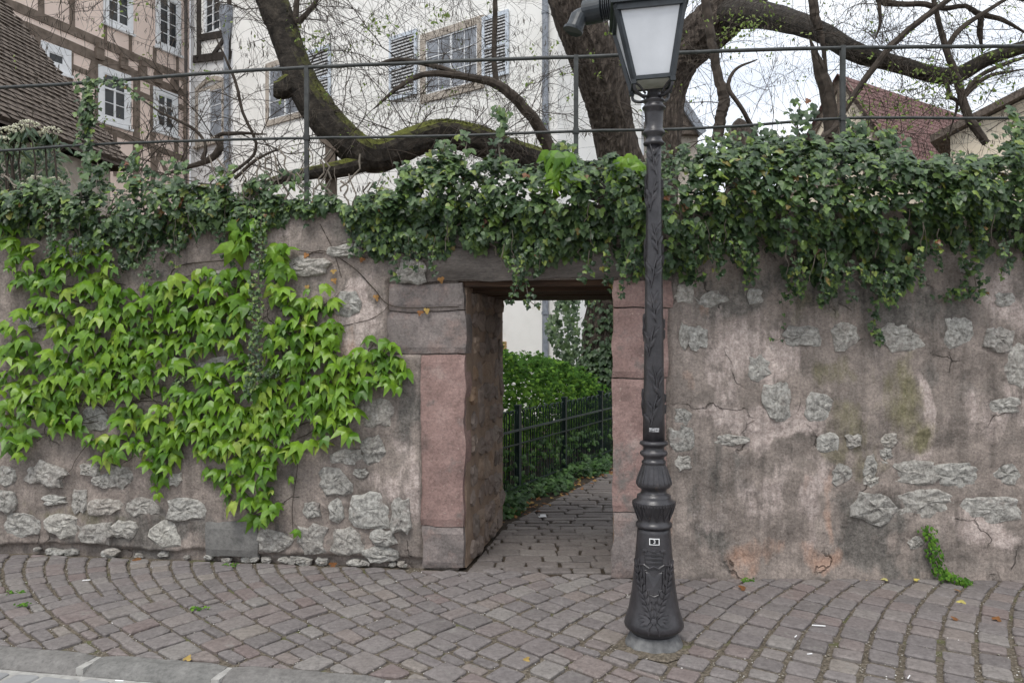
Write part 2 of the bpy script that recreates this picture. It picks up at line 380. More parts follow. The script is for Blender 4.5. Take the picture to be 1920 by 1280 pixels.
# ------------------------------------------------------------------ where the garden wall's street face stands
WX = np.array([-9.0, -0.36, 0.68, 9.0]); WY = np.array([6.62, 5.50, 5.33, 5.22])
def Yw(x): return np.interp(x, WX, WY)
def wallpt(px, py, off=0.0):
    k = (px - CX) / F; Y = 5.4
    for _ in range(12): Y = float(Yw(k * Y))
    Y -= off
    return Vector((k * Y, Y, EH + (CY - py) / F * Y))
WT = 1.34                                     # wall thickness at the doorway
TOP = 2.52
DL0, DL1 = V(-0.335, 5.50), None
def V2(x, y): return Vector((x, y, 0))
JL, JR = V2(-0.333, 5.496), V2(0.682, 5.33)   # street-side edges of the opening
RD = V2(0.188, 1.0)                           # direction of the passage
BL, BR = JL + RD * WT, JR + RD * WT

# ------------------------------------------------------------------ ground sheets
def sheet(name, pts, z, mat, kind='structure'):
    m = MB(); n = len(pts)
    a = sum(pts[i][0] * pts[(i + 1) % n][1] - pts[(i + 1) % n][0] * pts[i][1] for i in range(n))
    if a < 0: pts = pts[::-1]
    m.add([(p[0], p[1], z) for p in pts], [tuple(range(n))])
    o = m.build(name, mat); o['kind'] = kind
    return o
sheet('ground', [(-250, -150), (250, -150), (250, 350), (-250, 350)], -0.09, MAT['soil'])
KA, KB = V2(-2.671, 4.093), V2(-0.40, 3.678)          # street edge of the pavement, from the photograph
kd = (KB - KA).normalized(); kn = V2(-kd.y, kd.x)     # kn points to the wall
K0, K1 = KA - kd * 6, KA + kd * 10
pav = sheet('pavement', [tuple(K0[:2]), tuple(K1[:2]), (9, 5.4), (0.7, 5.45), (-0.36, 5.62), (-9, 6.75)], -0.016, MAT['grit'])
KW = 0.13
road = sheet('road', [tuple((K0 - kn * KW)[:2]), tuple((K1 - kn * KW)[:2]), (9, -2), (-9, -2)], -0.046, MAT['mortar'])
path = sheet('path', [(-0.40, 5.40), (0.75, 5.28), (0.98, 6.9), (3.4, 12.6), (2.2, 12.9), (-0.15, 6.95)], -0.0155, MAT['soil'])
sheet('garden_bed', [(-9, 7.6), (-0.2, 6.85), (0.1, 7.0), (2.3, 12.9), (8, 20), (-14, 25)], -0.03, MAT['soil'])

# ------------------------------------------------------------------ stone setts
def clip(poly, p, n):
    """keep the side of the line through p that n points to"""
    out = []
    for i in range(len(poly)):
        a, b = poly[i], poly[(i + 1) % len(poly)]
        da = (a[0] - p[0]) * n[0] + (a[1] - p[1]) * n[1]; db = (b[0] - p[0]) * n[0] + (b[1] - p[1]) * n[1]
        if da >= 0: out.append(a)
        if da * db < 0:
            t = da / (da - db); out.append((a[0] + (b[0] - a[0]) * t, a[1] + (b[1] - a[1]) * t))
    return out
def area(p): return 0.5 * sum(p[i][0] * p[(i + 1) % len(p)][1] - p[(i + 1) % len(p)][0] * p[i][1] for i in range(len(p)))
def inset(p, d):
    """move every edge of a roughly convex outline inwards"""
    if area(p) < 0: p = p[::-1]
    q = p
    for i in range(len(p)):
        a, b = p[i], p[(i + 1) % len(p)]
        l = math.hypot(b[0] - a[0], b[1] - a[1])
        if l < 1e-6: continue
        n = (-(b[1] - a[1]) / l, (b[0] - a[0]) / l)
        dd = d * uni(0.7, 1.35)
        q = clip(q, (a[0] + n[0] * dd, a[1] + n[1] * dd), n)
        if len(q) < 3: return None
    return q
def sett(poly, gap, ztop=0.0, thick=0.05, bev=0.007, tilt=0.02, chip=0.013):
    q = inset(poly, gap)
    if not q or len(q) < 3 or abs(area(q)) < 0.0022: return None
    rr = []
    n = len(q)
    for i in range(n):
        a, b, c = q[i - 1], q[i], q[(i + 1) % n]
        for e in (a, c):
            l = math.hypot(e[0] - b[0], e[1] - b[1])
            t = min(0.33, chip * uni(0.5, 1.4) / max(l, 1e-4))
            rr.append((b[0] + (e[0] - b[0]) * t + uni(-.003, .003), b[1] + (e[1] - b[1]) * t + uni(-.003, .003)))
    q = rr; n = len(q)
    cx = sum(p[0] for p in q) / n; cy = sum(p[1] for p in q) / n
    z = ztop + uni(-.004, .005); tx, ty = uni(-tilt, tilt), uni(-tilt, tilt)
    def zt(p, k): return z + (p[0] - cx) * tx + (p[1] - cy) * ty + k
    def sh(p, d):
        l = math.hypot(p[0] - cx, p[1] - cy); k = max(0, 1 - d / max(l, 1e-4)); return (cx + (p[0] - cx) * k, cy + (p[1] - cy) * k)
    r0 = [(p[0], p[1], z - thick) for p in q]
    r1 = [(p[0], p[1], zt(p, -bev * uni(.7, 1.3))) for p in q]
    r2 = [(*sh(p, bev), zt(p, -.0015 + uni(-.0012, .0012))) for p in q]
    r3 = [(*sh(p, bev * 3.2), zt(p, uni(-.001, .002))) for p in q]
    vs = r0 + r1 + r2 + r3
    fs = []
    for k in range(3): fs += [(k * n + i, k * n + (i + 1) % n, (k + 1) * n + (i + 1) % n, (k + 1) * n + i) for i in range(n)]
    fs.append(tuple(range(3 * n, 4 * n)))
    A = abs(area(q)); d = max(cy, 1.0)
    vis = A * EH * F * F / d ** 3
    px = CX + F * cx / d; py = CY + F * EH / d
    if not (-60 < px < 1980 and py < 1330): vis *= 0.001
    return dict(v=vs, f=fs, c=(cx, cy), vis=vis)
def place_setts(setts, name, mat, parent, limit=300, rest='setts_far'):
    setts = sorted([s for s in setts if s], key=lambda s: -s['vis'])
    for s in setts[:limit]:
        c = s['c']; me = bpy.data.meshes.new(name)
        me.from_pydata([(x - c[0], y - c[1], z) for (x, y, z) in s['v']], [], s['f']); me.materials.append(mat)
        o = bpy.data.objects.new(name, me); col.objects.link(o)
        o.parent = parent; o.location = (c[0], c[1], 0)
    if len(setts) > limit:
        m = MB(); rv = []
        for s in setts[limit:]:
            m.add(s['v'], s['f']); k = rnd(); rv += [k] * len(s['v'])
        o = m.build(rest, mat, parent, kind='stuff')
        at = o.data.attributes.new('rnd', 'FLOAT', 'POINT'); at.data.foreach_set('value', rv)
    return setts

class Field:
    """two families of joint curves, both shifted along the wall: A runs away from the wall to the right, B crosses it"""
    def __init__(s, p0, p1, sc_):
        s.d = np.linspace(-0.4, 3.4, 800)
        ph = np.radians(p0 + (p1 - p0) * (1 - np.exp(-np.clip(s.d, 0, 9) / sc_)))
        dd = s.d[1] - s.d[0]
        ga = np.cumsum(np.tan(ph - math.radians(5))) * dd; gb = -np.cumsum(1 / np.tan(ph)) * dd
        i0 = np.searchsorted(s.d, 0.0)
        s.ga = ga - ga[i0]; s.gb = gb - gb[i0]; s.ph = ph; s.diff = s.ga - s.gb
    def at(s, a, b):
        d = float(np.interp(b - a, s.diff, s.d)); x = a + float(np.interp(d, s.d, s.ga))
        return (x, float(Yw(x)) - d, d)
FL = Field(24, 62, 0.8); FR = Field(44, 66, 0.9)
A0 = -0.75                                       # the joint curve where the two fields of setts meet
pset = []
LAMP = V(0.754, 4.17, 0)
def finish_poly(q, gap):
    q = [(p[0], p[1]) for p in q]
    cx = sum(p[0] for p in q) / len(q); cy = sum(p[1] for p in q) / len(q)
    yw = float(Yw(cx)); sl = (float(Yw(cx + .01)) - float(Yw(cx - .01))) / .02
    lim = 0.015 if not (-0.30 < cx < 0.65) else -0.06
    q = clip(q, (cx, yw - lim), (sl, -1))
    if len(q) < 3: return None
    q = clip(q, tuple((KA + kn * 0.035)[:2]), (kn.x, kn.y))
    if len(q) < 3: return None
    if math.hypot(cx - LAMP.x, cy - LAMP.y) < 0.19: return None
    return sett(q, gap)
j = lambda s=.012: uni(-s, s)
a = A0 - 4.9 - 5.0
pitch = 0.160
na = int((A0 - a) / pitch / 2)
for k in range(na):                              # pairs of courses left of the meeting curve
    a0 = A0 - 2 * pitch * (k + 1); mids = (a0 + pitch * .5, a0 + pitch * 1.5)
    split_d = uni(0.72, 1.0)
    for h in (0, 1):                             # short setts near the wall
        aa0, aa1 = a0 + pitch * h, a0 + pitch * (h + 1)
        am = mids[h]; d = uni(-0.12, -0.02)
        bs = am + float(np.interp(split_d, FL.d, FL.diff))
        cuts = []
        while True:
            b = am + float(np.interp(d, FL.d, FL.diff))
            if b > a0 + pitch + float(np.interp(split_d, FL.d, FL.diff)) - 0.06: break
            cuts.append(b); d += uni(.10, .145)
        cuts.append(a0 + pitch + float(np.interp(split_d, FL.d, FL.diff)))
        for b0, b1 in zip(cuts[:-1], cuts[1:]):
            q = [FL.at(aa0 + j(.006), b0 + j()), FL.at(aa1 + j(.006), b0 + j()), FL.at(aa1 + j(.006), b1 + j()), FL.at(aa0 + j(.006), b1 + j())]
            if q[0][0] < -5.2: continue
            pset.append(finish_poly(q, uni(.007, .012)))
    b = a0 + pitch + float(np.interp(split_d, FL.d, FL.diff)); d = split_d
    while d < 3.0:                               # long setts further out
        d2 = d + uni(.085, .12); b2 = a0 + pitch + float(np.interp(d2, FL.d, FL.diff))
        m_ = rnd()
        sp = [a0, a0 + 2 * pitch] if m_ < .68 else [a0, a0 + pitch * uni(.8, 1.25), a0 + 2 * pitch]
        for s0, s1 in zip(sp[:-1], sp[1:]):
            q = [FL.at(s0 + j(.006), b + j()), FL.at(s1 + j(.006), b + j()), FL.at(s1 + j(.006), b2 + j()), FL.at(s0 + j(.006), b2 + j())]
            if q[0][0] < -5.0 or q[0][0] > 5: continue
            pset.append(finish_poly(q, uni(.007, .014)))
        b, d = b2, d2
bpitch = 0.188
for k in range(-30, 34):                         # courses right of the meeting curve
    b0, b1 = 0.3 + k * bpitch, 0.3 + (k + 1) * bpitch
    d = uni(-.15, 0.0)
    while d < 2.6:
        d2 = d + uni(.105, .165)
        def on(b, dd):
            x = b + float(np.interp(dd, FR.d, FR.gb)); return (x, float(Yw(x)) - dd)
        bm = (b0 + b1) / 2
        # ends of a sett follow the A curves of this field
        am0 = bm - float(np.interp(d, FR.d, FR.diff)); am1 = bm - float(np.interp(d2, FR.d, FR.diff))
        q = [FR.at(am0 + j(), b0 + j(.006)), FR.at(am0 + j(), b1 + j(.006)), FR.at(am1 + j(), b1 + j(.006)), FR.at(am1 + j(), b0 + j(.006))]
        cx = sum(p[0] for p in q) / 4; dm = (d + d2) / 2
        d = d2
        if not -3.5 < cx < 5.2: continue
        bx = A0 + float(np.interp(dm, FL.d, FL.ga))
        if cx < bx - 0.09: continue
        slope = (float(np.interp(dm + .02, FL.d, FL.ga)) - float(np.interp(dm - .02, FL.d, FL.ga))) / .04
        q = clip([(p[0], p[1]) for p in q], (bx, float(Yw(bx)) - dm), (1, slope))
        if len(q) < 3: continue
        pset.append(finish_poly(q, uni(.007, .011) + (0.006 if dm > 1.1 else 0)))
pset = place_setts(pset, 'sett', MAT['paver'], pav, 300, 'setts_beyond')

qs = []                                          # setts of the path through the wall: plain rows across it
Y = 5.44
while Y < 12.2:
    dep = uni(.095, .13) if Y > 5.9 else uni(.13, .17)
    xl = JL.x + 0.188 * (Y - JL.y) if Y < 6.84 else -0.08 + (Y - 6.84) * 0.44
    x = xl - uni(0, .2); xr = 0.14 * Y + 0.25
    while x < xr:
        wd = uni(.17, .34)
        q = [(x + j(), Y + j(.008)), (x + wd + j(), Y + j(.008)), (x + wd + j(), Y + dep + j(.008)), (x + j(), Y + dep + j(.008))]
        q = clip(q, (xl + 0.02, Y), (1, -0.188 if Y < 6.84 else -0.44))
        if len(q) >= 3: qs.append(sett(q, uni(.004, .008), chip=.014))
        x += wd
    Y += dep
place_setts(qs, 'path_sett', MAT['pathpaver'], path, 300, 'path_setts_beyond')

qs = []                                          # setts of the road below the kerb
for r_ in range(3):
    x = -1.5 + uni(0, .2)
    while x < 3.2:
        wd = uni(.15, .24); o_ = KA - kn * (KW + .03 + r_ * .15)
        c0 = o_ + kd * x; c1 = o_ + kd * (x + wd); c2 = c1 - kn * .15; c3 = c0 - kn * .15
        qs.append(sett([(p.x + j(), p.y + j(.006)) for p in (c0, c1, c2, c3)], .013, ztop=-0.038))
        x += wd
place_setts(qs, 'road_sett', MAT['roadsett'], road, 300)

kerb = empty('kerb', KA); kerb['kind'] = 'structure'
def along(px, py): return (ground(px, py) - KA).dot(kd)
cuts = [-1.9, -1.05, along(163, 1240), along(415, 1260), along(415, 1260) + .82, along(415, 1260) + 1.6, 3.6]
for s0, s1 in zip(cuts[:-1], cuts[1:]):
    m = MB(); prof = [(0.03, -.06), (0.03, .0), (0.015, .006), (-0.04, .004), (-.08, -.006), (-.115, -.022), (-KW, -.042), (-KW, -.09)]
    n_ = max(2, int((s1 - s0) / .1)); rows = []
    for i in range(n_ + 1):
        s_ = s0 + .016 + (s1 - s0 - .032) * i / n_
        e = .012 if i in (0, n_) else 0
        rows.append([tuple(KA + kd * s_ + kn * (u + uni(-.003, .003)) + V(0, 0, z - e + uni(-.002, .002))) for (u, z) in prof])
    vs = [p for r in rows for p in r]; L_ = len(prof)
    fs = [(i * L_ + k, i * L_ + k + 1, (i + 1) * L_ + k + 1, (i + 1) * L_ + k) for i in range(n_) for k in range(L_ - 1)]
    fs += [tuple(range(L_)), tuple(range(n_ * L_ + L_ - 1, n_ * L_ - 1, -1))]
    m.add(vs, fs); m.build('kerb_stone', MAT['kerb'], kerb, smooth=False)
m = MB()
for s_ in cuts[1:-1]:
    m.box(KA + kd * (s_ - .02) + kn * .02 + V(0, 0, -.08), kd * .04, -kn * (KW + .012), V(0, 0, .070))
m.box(KA + kd * -2 - kn * (KW - .012) + V(0, 0, -.09), kd * 6, -kn * .03, V(0, 0, .036))
m.build('mortar_joint', MAT['mortar'], kerb)

# loose grit lying in the joints
gv = []; gf = []; gr = []
octv = [(1, 0, 0), (-1, 0, 0), (0, 1, 0), (0, -1, 0), (0, 0, 1), (0, 0, -1)]
octf = [(0, 2, 4), (2, 1, 4), (1, 3, 4), (3, 0, 4), (2, 0, 5), (1, 2, 5), (3, 1, 5), (0, 3, 5)]
for k in range(13000):
    x = uni(-4.3, 4.0); y = uni(3.55, float(Yw(x)))
    if (V2(x, y) - KA).dot(kn) < .03: continue
    r_ = uni(.0022, .0052) * (1.25 if rnd() < .12 else 1); n0 = len(gv); rr = rnd()
    an = uni(0, 6.28); ca, sa = math.cos(an), math.sin(an); sx, sy = uni(.7, 1.4), uni(.7, 1.2)
    for (u, v_, w_) in octv:
        u, v_ = u * sx * ca - v_ * sy * sa, u * sx * sa + v_ * sy * ca
        gv.append((x + u * r_, y + v_ * r_, -.0105 + w_ * r_ * .8)); gr.append(rr)
    gf += [tuple(i + n0 for i in f) for f in octf]
m = MB(); m.v = gv; m.f = gf
g = m.build('grit', MAT['pebble'], pav, kind='stuff')
at = g.data.attributes.new('rnd', 'FLOAT', 'POINT'); at.data.foreach_set('value', gr)

# ------------------------------------------------------------------ the garden wall
wall = empty('garden_wall', (0.2, 5.45, 0))
tag(wall, 'old pinkish grey rendered rubble wall with a sandstone doorway behind the pavement', 'wall')

# wall render: pigment layers (pale pink lime, grey weathering, ochre, olive algae) carried on the mesh
def wallmat():
    m, t, b, o = newmat('weathered lime render')
    at = t.nodes.new('ShaderNodeVertexColor'); at.layer_name = 'wear'
    sp = t.nodes.new('ShaderNodeSeparateColor'); t.links.new(at.outputs[0], sp.inputs[0])
    vec = coords(t); vs = coords(t, (1.6, 1.6, .55))
    base = ramp(t, ((.30, (.118, .103, .092)), (.44, (.222, .19, .168)), (.56, (.28, .236, .208)), (.70, (.375, .318, .280))), noise(t, vec, 3.6, 10, .68))
    n2 = noise(t, vs, 6.5, 9, .68)
    n3 = noise(t, vec, 22, 6, .7)
    def msk(ch, lo=.36, hi=.56, w=1.2):
        s = math_(t, 'ADD', ch, math_(t, 'MULTIPLY', math_(t, 'SUBTRACT', n2, .5), w))
        return ramp(t, ((lo, 0), (hi, 1)), s)
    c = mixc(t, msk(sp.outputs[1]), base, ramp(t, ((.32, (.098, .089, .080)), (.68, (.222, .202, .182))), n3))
    c = mixc(t, msk(sp.outputs[0]), c, ramp(t, ((.32, (.32, .262, .237)), (.68, (.55, .47, .43))), n3))
    c = mixc(t, msk(sp.outputs[2], .34, .75), c, ramp(t, ((.32, (.13, .118, .070)), (.68, (.255, .232, .145))), n3))
    c = mixc(t, msk(at.outputs[1], .34, .7), c, ramp(t, ((.32, (.32, .205, .152)), (.68, (.47, .33, .26))), n3))
    fine = noise(t, vec, 60, 6, .8)
    c = mixc(t, 1.0, c, ramp(t, ((.28, .42), (.5, .92), (.70, 1.30)), fine), 'MULTIPLY')
    c = mixc(t, ramp(t, ((.705, 0), (.75, .7)), noise(t, vec, 48, 3, .6)), c, (.40, .37, .34))
    c = mixc(t, 1.0, c, ramp(t, ((.32, .74), (.5, 1.0), (.68, 1.1)), noise(t, coords(t, (7, 7, .42)), 2.6, 5, .6)), 'MULTIPLY')   # runs of rainwater
    b.inputs['Roughness'].default_value = .92; b.inputs['Specular IOR Level'].default_value = .2
    # hairline cracks pressed into the relief
    dv = t.nodes.new('ShaderNodeMix'); dv.data_type = 'VECTOR'; dv.inputs[0].default_value = .2
    nc = t.nodes.new('ShaderNodeTexNoise'); nc.inputs['Scale'].default_value = 4.5; nc.inputs['Detail'].default_value = 6
    t.links.new(vec, nc.inputs['Vector']); t.links.new(vec, dv.inputs[4]); t.links.new(nc.outputs['Color'], dv.inputs[5])
    vo = t.nodes.new('ShaderNodeTexVoronoi'); vo.feature = 'DISTANCE_TO_EDGE'; vo.inputs['Scale'].default_value = 2.1
    t.links.new(dv.outputs[1], vo.inputs['Vector'])
    crack = ramp(t, ((.0, 0), (.0085, 1)), vo.outputs['Distance'])
    some = ramp(t, ((.53, 1), (.59, 0)), noise(t, vec, 1.9, 3))        # only some stretches of the wall are cracked
    crack = math_(t, 'MAXIMUM', crack, some)
    c = mixc(t, 1.0, c, ramp(t, ((0, .42), (1, 1.0)), crack), 'MULTIPLY')   # dirt packed in the cracks
    t.links.new(c, b.inputs['Base Color'])
    pv = bump(t, b, noise(t, vec, 14, 8, .65), .75, .022)
    pv = bump(t, b, noise(t, vec, 95, 4, .7), .55, .004, pv)
    bump(t, b, crack, .9, .012, pv)
    return m
MAT['render'] = wallmat()

def px_of(x, y, z): return CX + F * x / y, CY - F * (z - EH) / y
NXG, NZG = 640, 160
gx = np.linspace(-5.1, 4.6, NXG); gz = np.linspace(-0.02, TOP, NZG)
X, Z = np.meshgrid(gx, gz, indexing='ij')
YF = Yw(X)
D = (fbm(X * 1.7, Z * 1.7, 0, 4) - .5) * .075 + (fbm(X * 6, Z * 6, 4, 3) - .5) * .030 + (fbm(X * 22, Z * 22, 7, 2) - .5) * .009
rag = .035 + .055 * fbm(X[:, 0] * 3.5, X[:, 0] * 0 + 3.3, 2, 4) ** 1.0
rag = np.where(X[:, 0] > .7, np.clip(rag * 1.5 - .085, -.05, .04), rag * np.clip(1.25 - (X[:, 0] + 4) * .08, .7, 1.4))
under = np.clip((rag[:, None] - Z) / .014, 0, 1)
D = D - under * .045
foot = np.clip((.12 - Z) / .12, 0, 1) * (X > .7)
D = D * (1 - foot) + foot * .022
PXG, PYG = CX + F * X / YF, CY - F * (Z - EH) / YF
def seat_stones(lst):
    d = np.zeros_like(X)
    jx = (fbm(X * 16, Z * 16, 3, 3) - .5) * .9; 
    for (cx, cy, w_, h_) in lst:
        r = np.sqrt(((PXG - cx) / (w_ * .5)) ** 2 + ((PYG - cy) / (h_ * .5)) ** 2) + jx
        d = np.minimum(d, -.010 * np.clip((1.0 - r) / .2, 0, 1))
    return d
STONES = [(15, 890, 44, 34), (85, 888, 74, 40), (168, 880, 36, 22), (192, 902, 34, 22), (225, 893, 44, 44), (330, 898, 24, 24), (15, 938, 38, 44), (102, 938, 42, 18), (148, 940, 28, 40), (196, 950, 58, 30), (262, 950, 62, 32), (350, 955, 72, 38), (36, 985, 72, 46), (118, 985, 58, 44), (180, 998, 62, 36), (232, 992, 44, 32), (307, 1000, 60, 48),
          (700, 843, 46, 52), (648, 856, 56, 28), (625, 902, 58, 44), (677, 887, 24, 16), (585, 955, 30, 28), (630, 960, 26, 40), (690, 955, 76, 60), (752, 965, 34, 64), (510, 1012, 62, 36), (585, 1012, 50, 50), (652, 1015, 60, 48), (720, 1008, 42, 28), (716, 1040, 60, 26),
          (575, 503, 74, 34), (652, 470, 60, 22), (655, 572, 48, 40), (775, 507, 52, 40), (392, 520, 84, 26), (182, 785, 52, 44), (412, 690, 84, 36), (706, 775, 62, 46), (60, 600, 40, 40), (520, 640, 40, 30), (600, 780, 50, 30),
          (1285, 548, 38, 42), (1334, 560, 52, 28), (1415, 556, 30, 28), (1285, 630, 20, 44), (1309, 632, 34, 44), (1423, 690, 42, 44), (1456, 750, 50, 64), (1541, 765, 58, 52), (1500, 632, 66, 38), (1585, 628, 50, 48), (1690, 630, 82, 48), (1797, 620, 56, 56), (1870, 635, 54, 46), (1906, 690, 44, 72), (1880, 760, 54, 28), (1281, 782, 32, 30), (1281, 822, 40, 52), (1368, 825, 60, 20), (1281, 867, 30, 26), (1551, 830, 38, 38), (1597, 826, 28, 24), (1666, 825, 28, 24), (1662, 850, 22, 22), (1576, 885, 40, 46), (1630, 874, 26, 40), (1632, 900, 26, 22), (1700, 885, 102, 48), (1800, 893, 82, 46), (1892, 890, 46, 42), (1640, 950, 78, 58), (1740, 945, 114, 54), (1862, 955, 120, 52), (1720, 1017, 28, 24), (1882, 562, 32, 26), (1812, 500, 32, 26)]
D0 = D.copy()
D = D + seat_stones(STONES)
for (xa, xb, ya, yb) in ((724, 900, 525, 1100), (1130, 1262, 522, 1100), (786, 1265, 460, 530)):    # dressed stones stand clear of the render
    if xa == 724: inside = (PXG > np.where(PYG < 666, 727, 790)) & (PXG < xb) & (PYG > ya)
    else: inside = (PXG > xa) & (PXG < xb) & (PYG > ya) & (PYG < yb)
    D = np.where(inside, np.minimum(D, -.03), D)
def blob(lst, seed):
    t = np.zeros_like(X)
    wx = PXG + (fbm(X * 2.6, Z * 2.6, seed, 4) - .5) * 150; wy = PYG + (fbm(X * 2.6 + 31, Z * 2.6, seed + 1, 4) - .5) * 150
    for (cx, cy, rx, ry, s) in lst:
        r2 = ((wx - cx) / rx) ** 2 + ((wy - cy) / ry) ** 2
        t = np.maximum(t, s * np.exp(-r2 * .9))
    return t
pinkp = blob([(1390, 650, 75, 90, .75), (1340, 720, 60, 60, .55), (1440, 790, 90, 45, .8), (1345, 790, 60, 30, .6), (1450, 930, 90, 90, .55), (1535, 930, 22, 120, .8), (1735, 780, 24, 110, .8), (1895, 560, 70, 80, .65), (1640, 640, 40, 60, .4), (1880, 810, 120, 60, .5), (1870, 1010, 120, 45, .6), (1560, 850, 60, 60, .4), (1350, 960, 70, 50, .4), (690, 600, 45, 110, .7), (560, 450, 55, 50, .5), (745, 880, 35, 110, .55), (620, 650, 50, 40, .4), (690, 880, 50, 60, .4), (250, 860, 60, 30, .4), (420, 700, 70, 40, .4), (100, 560, 60, 60, .3), (1300, 1010, 30, 80, .35)], 1)
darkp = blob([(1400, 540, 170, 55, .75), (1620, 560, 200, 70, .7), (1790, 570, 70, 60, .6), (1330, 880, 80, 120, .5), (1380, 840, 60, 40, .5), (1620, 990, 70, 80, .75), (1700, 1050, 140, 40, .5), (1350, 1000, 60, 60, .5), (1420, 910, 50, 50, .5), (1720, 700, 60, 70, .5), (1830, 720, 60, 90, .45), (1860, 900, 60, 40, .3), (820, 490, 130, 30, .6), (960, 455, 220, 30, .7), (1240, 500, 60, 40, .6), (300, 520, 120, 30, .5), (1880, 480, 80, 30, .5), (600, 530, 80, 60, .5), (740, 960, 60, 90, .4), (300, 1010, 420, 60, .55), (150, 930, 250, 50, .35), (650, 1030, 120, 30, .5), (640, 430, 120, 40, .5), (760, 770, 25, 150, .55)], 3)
algae = blob([(1600, 720, 60, 50, .6), (1690, 740, 45, 70, .7), (1720, 800, 50, 45, .8), (1600, 820, 60, 40, .6), (1640, 850, 50, 40, .5), (1580, 590, 60, 40, .4), (130, 965, 150, 25, .5), (300, 950, 80, 20, .35), (1610, 960, 50, 60, .4), (700, 760, 60, 40, .35), (560, 500, 40, 40, .3)], 5)
ochp = blob([(1405, 1030, 40, 25, .7), (1515, 1035, 50, 28, .8), (1500, 900, 40, 30, .4), (1535, 960, 14, 80, .6), (1285, 590, 30, 40, .5), (1290, 740, 30, 40, .4), (660, 610, 35, 70, .45), (720, 720, 40, 30, .3), (1300, 970, 18, 60, .4)], 7)
# wall mesh, open where the doorway and its frame stand
inx = (gx > JL.x - .06) & (gx < JR.x + .06)
inz = gz < 2.02
vid = np.arange(NXG * NZG).reshape(NXG, NZG)
quads = []
for i in range(NXG - 1):
    for k in range(NZG - 1):
        if inx[i] and inx[i + 1] and inz[k]: continue
        quads.append((vid[i, k], vid[i + 1, k], vid[i + 1, k + 1], vid[i, k + 1]))
VX = np.stack([X + (fbm(X * 9, Z * 9, 9, 2) - .5) * .01, YF - D, Z], -1).reshape(-1, 3)
me = bpy.data.meshes.new('plaster')
me.from_pydata(VX.tolist(), [], [tuple(map(int, q)) for q in quads])
me.materials.append(MAT['render'])
me.polygons.foreach_set('use_smooth', [True] * len(me.polygons))
ca = me.color_attributes.new('wear', 'FLOAT_COLOR', 'POINT')
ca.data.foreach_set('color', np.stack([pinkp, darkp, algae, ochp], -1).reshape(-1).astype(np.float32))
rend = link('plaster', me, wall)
# solid body behind the render
def ring(*p): return [(q[0], q[1]) for q in p]
m = MB()
m.prism(ring((-9, float(Yw(-9)) + .11), (JL.x - .12, JL.y + .10), (JL + RD * .06)[:2], BL[:2], (-9, float(Yw(-9)) + WT)), 0, TOP - .02)
m.prism(ring((JR + RD * .06)[:2], (JR.x + .12, JR.y + .10), (9, float(Yw(9)) + .11), (9, float(Yw(9)) + WT), BR[:2]), 0, TOP - .02)
m.prism(ring((JL + RD * .30)[:2], (JR + RD * .30)[:2], BR[:2], BL[:2]), 2.045, TOP - .025)
m.build('wall_core', MAT['reveal'], wall)
m = MB()
for (xa, xb) in ((-9, JL.x), (JL.x, JR.x), (JR.x, 9)):
    m.prism(ring((xa + .002, float(Yw(xa)) + .01), (xb - .002, float(Yw(xb)) + .01), (xb - .002, float(Yw(xb)) + .42), (xa + .002, float(Yw(xa)) + .42)), TOP - .035, TOP + .012)
m.build('coping', MAT['darkstone'], wall)

def rough_block(name, pts, y0, y1, mat, step=.045, amp=.006, rnd_c=.012):
    """a dressed block: quad corners given as two corners in wall coordinates (x0,z0,x1,z1), front at y0(x), back y1"""
    x0, z0, x1, z1 = pts
    nx, nz = max(2, int((x1 - x0) / step)), max(2, int((z1 - z0) / step))
    m = MB(); vs = []; fs = []
    for i in range(nx + 1):
        for k in range(nz + 1):
            u, v_ = i / nx, k / nz
            x, z = x0 + (x1 - x0) * u, z0 + (z1 - z0) * v_
            e = (rnd_c if i in (0, nx) else 0) + (rnd_c if k in (0, nz) else 0)
            if k in (0, nz): x += (fbm(x * 9, z * 9, 1, 2) - .5) * .01
            zz = z + ((float(fbm(x * 7 + 3, z * 3, 2, 2)) - .5) * .034 if k in (0, nz) else 0)
            xx = x + ((float(fbm(z * 7 + 3, x * 3, 5, 2)) - .5) * .036 if i in (0, nx) else 0)
            vs.append((xx, y0(x) - (float(fbm(x * 5, z * 5, 3, 3)) - .5) * amp * 4 + e + uni(-amp, amp) * .3, zz))
    W = nz + 1
    for i in range(nx):
        for k in range(nz): fs.append((i * W + k, (i + 1) * W + k, (i + 1) * W + k + 1, i * W + k + 1))
    nf = len(vs)
    rim = [i * W for i in range(nx + 1)] + [nx * W + k for k in range(1, nz + 1)] + [i * W + nz for i in range(nx - 1, -1, -1)] + [k for k in range(nz - 1, 0, -1)]
    for r_ in rim:
        x, y, z = vs[r_]; vs.append((x + y1 * RD.x, y + y1, z))
    n_ = len(rim)
    for i in range(n_): fs.append((rim[i], nf + i, nf + (i + 1) % n_, rim[(i + 1) % n_]))
    m.add(vs, fs)
    o = m.build(name, mat, wall, smooth=False)
    return o
def wx_(px): return wallpt(px, 640).x
def wz_(px, py): return wallpt(px, py).z
fl = lambda x: float(Yw(x)) - .006
fr = lambda x: float(Yw(x)) - .008
lj = JL.x
rough_block('jamb_stone', (wx_(729), wz_(800, 583), lj, wz_(860, 531)), fl, .17, MAT['greystone'])
rough_block('jamb_stone', (wx_(727), wz_(800, 664), lj, wz_(860, 585)), fl, .17, MAT['greystone'])
rough_block('jamb_stone', (wx_(789), wz_(820, 985), lj, wz_(840, 667)), fl, .17, MAT['pinkstone'])
rough_block('jamb_stone', (wx_(792), .0, lj, wz_(840, 987)), fl, .17, MAT['greystone'])
rj = JR.x
rough_block('jamb_stone', (rj, wz_(1180, 577), wx_(1262), wz_(1180, 527)), fr, .34, MAT['pinkstone'])
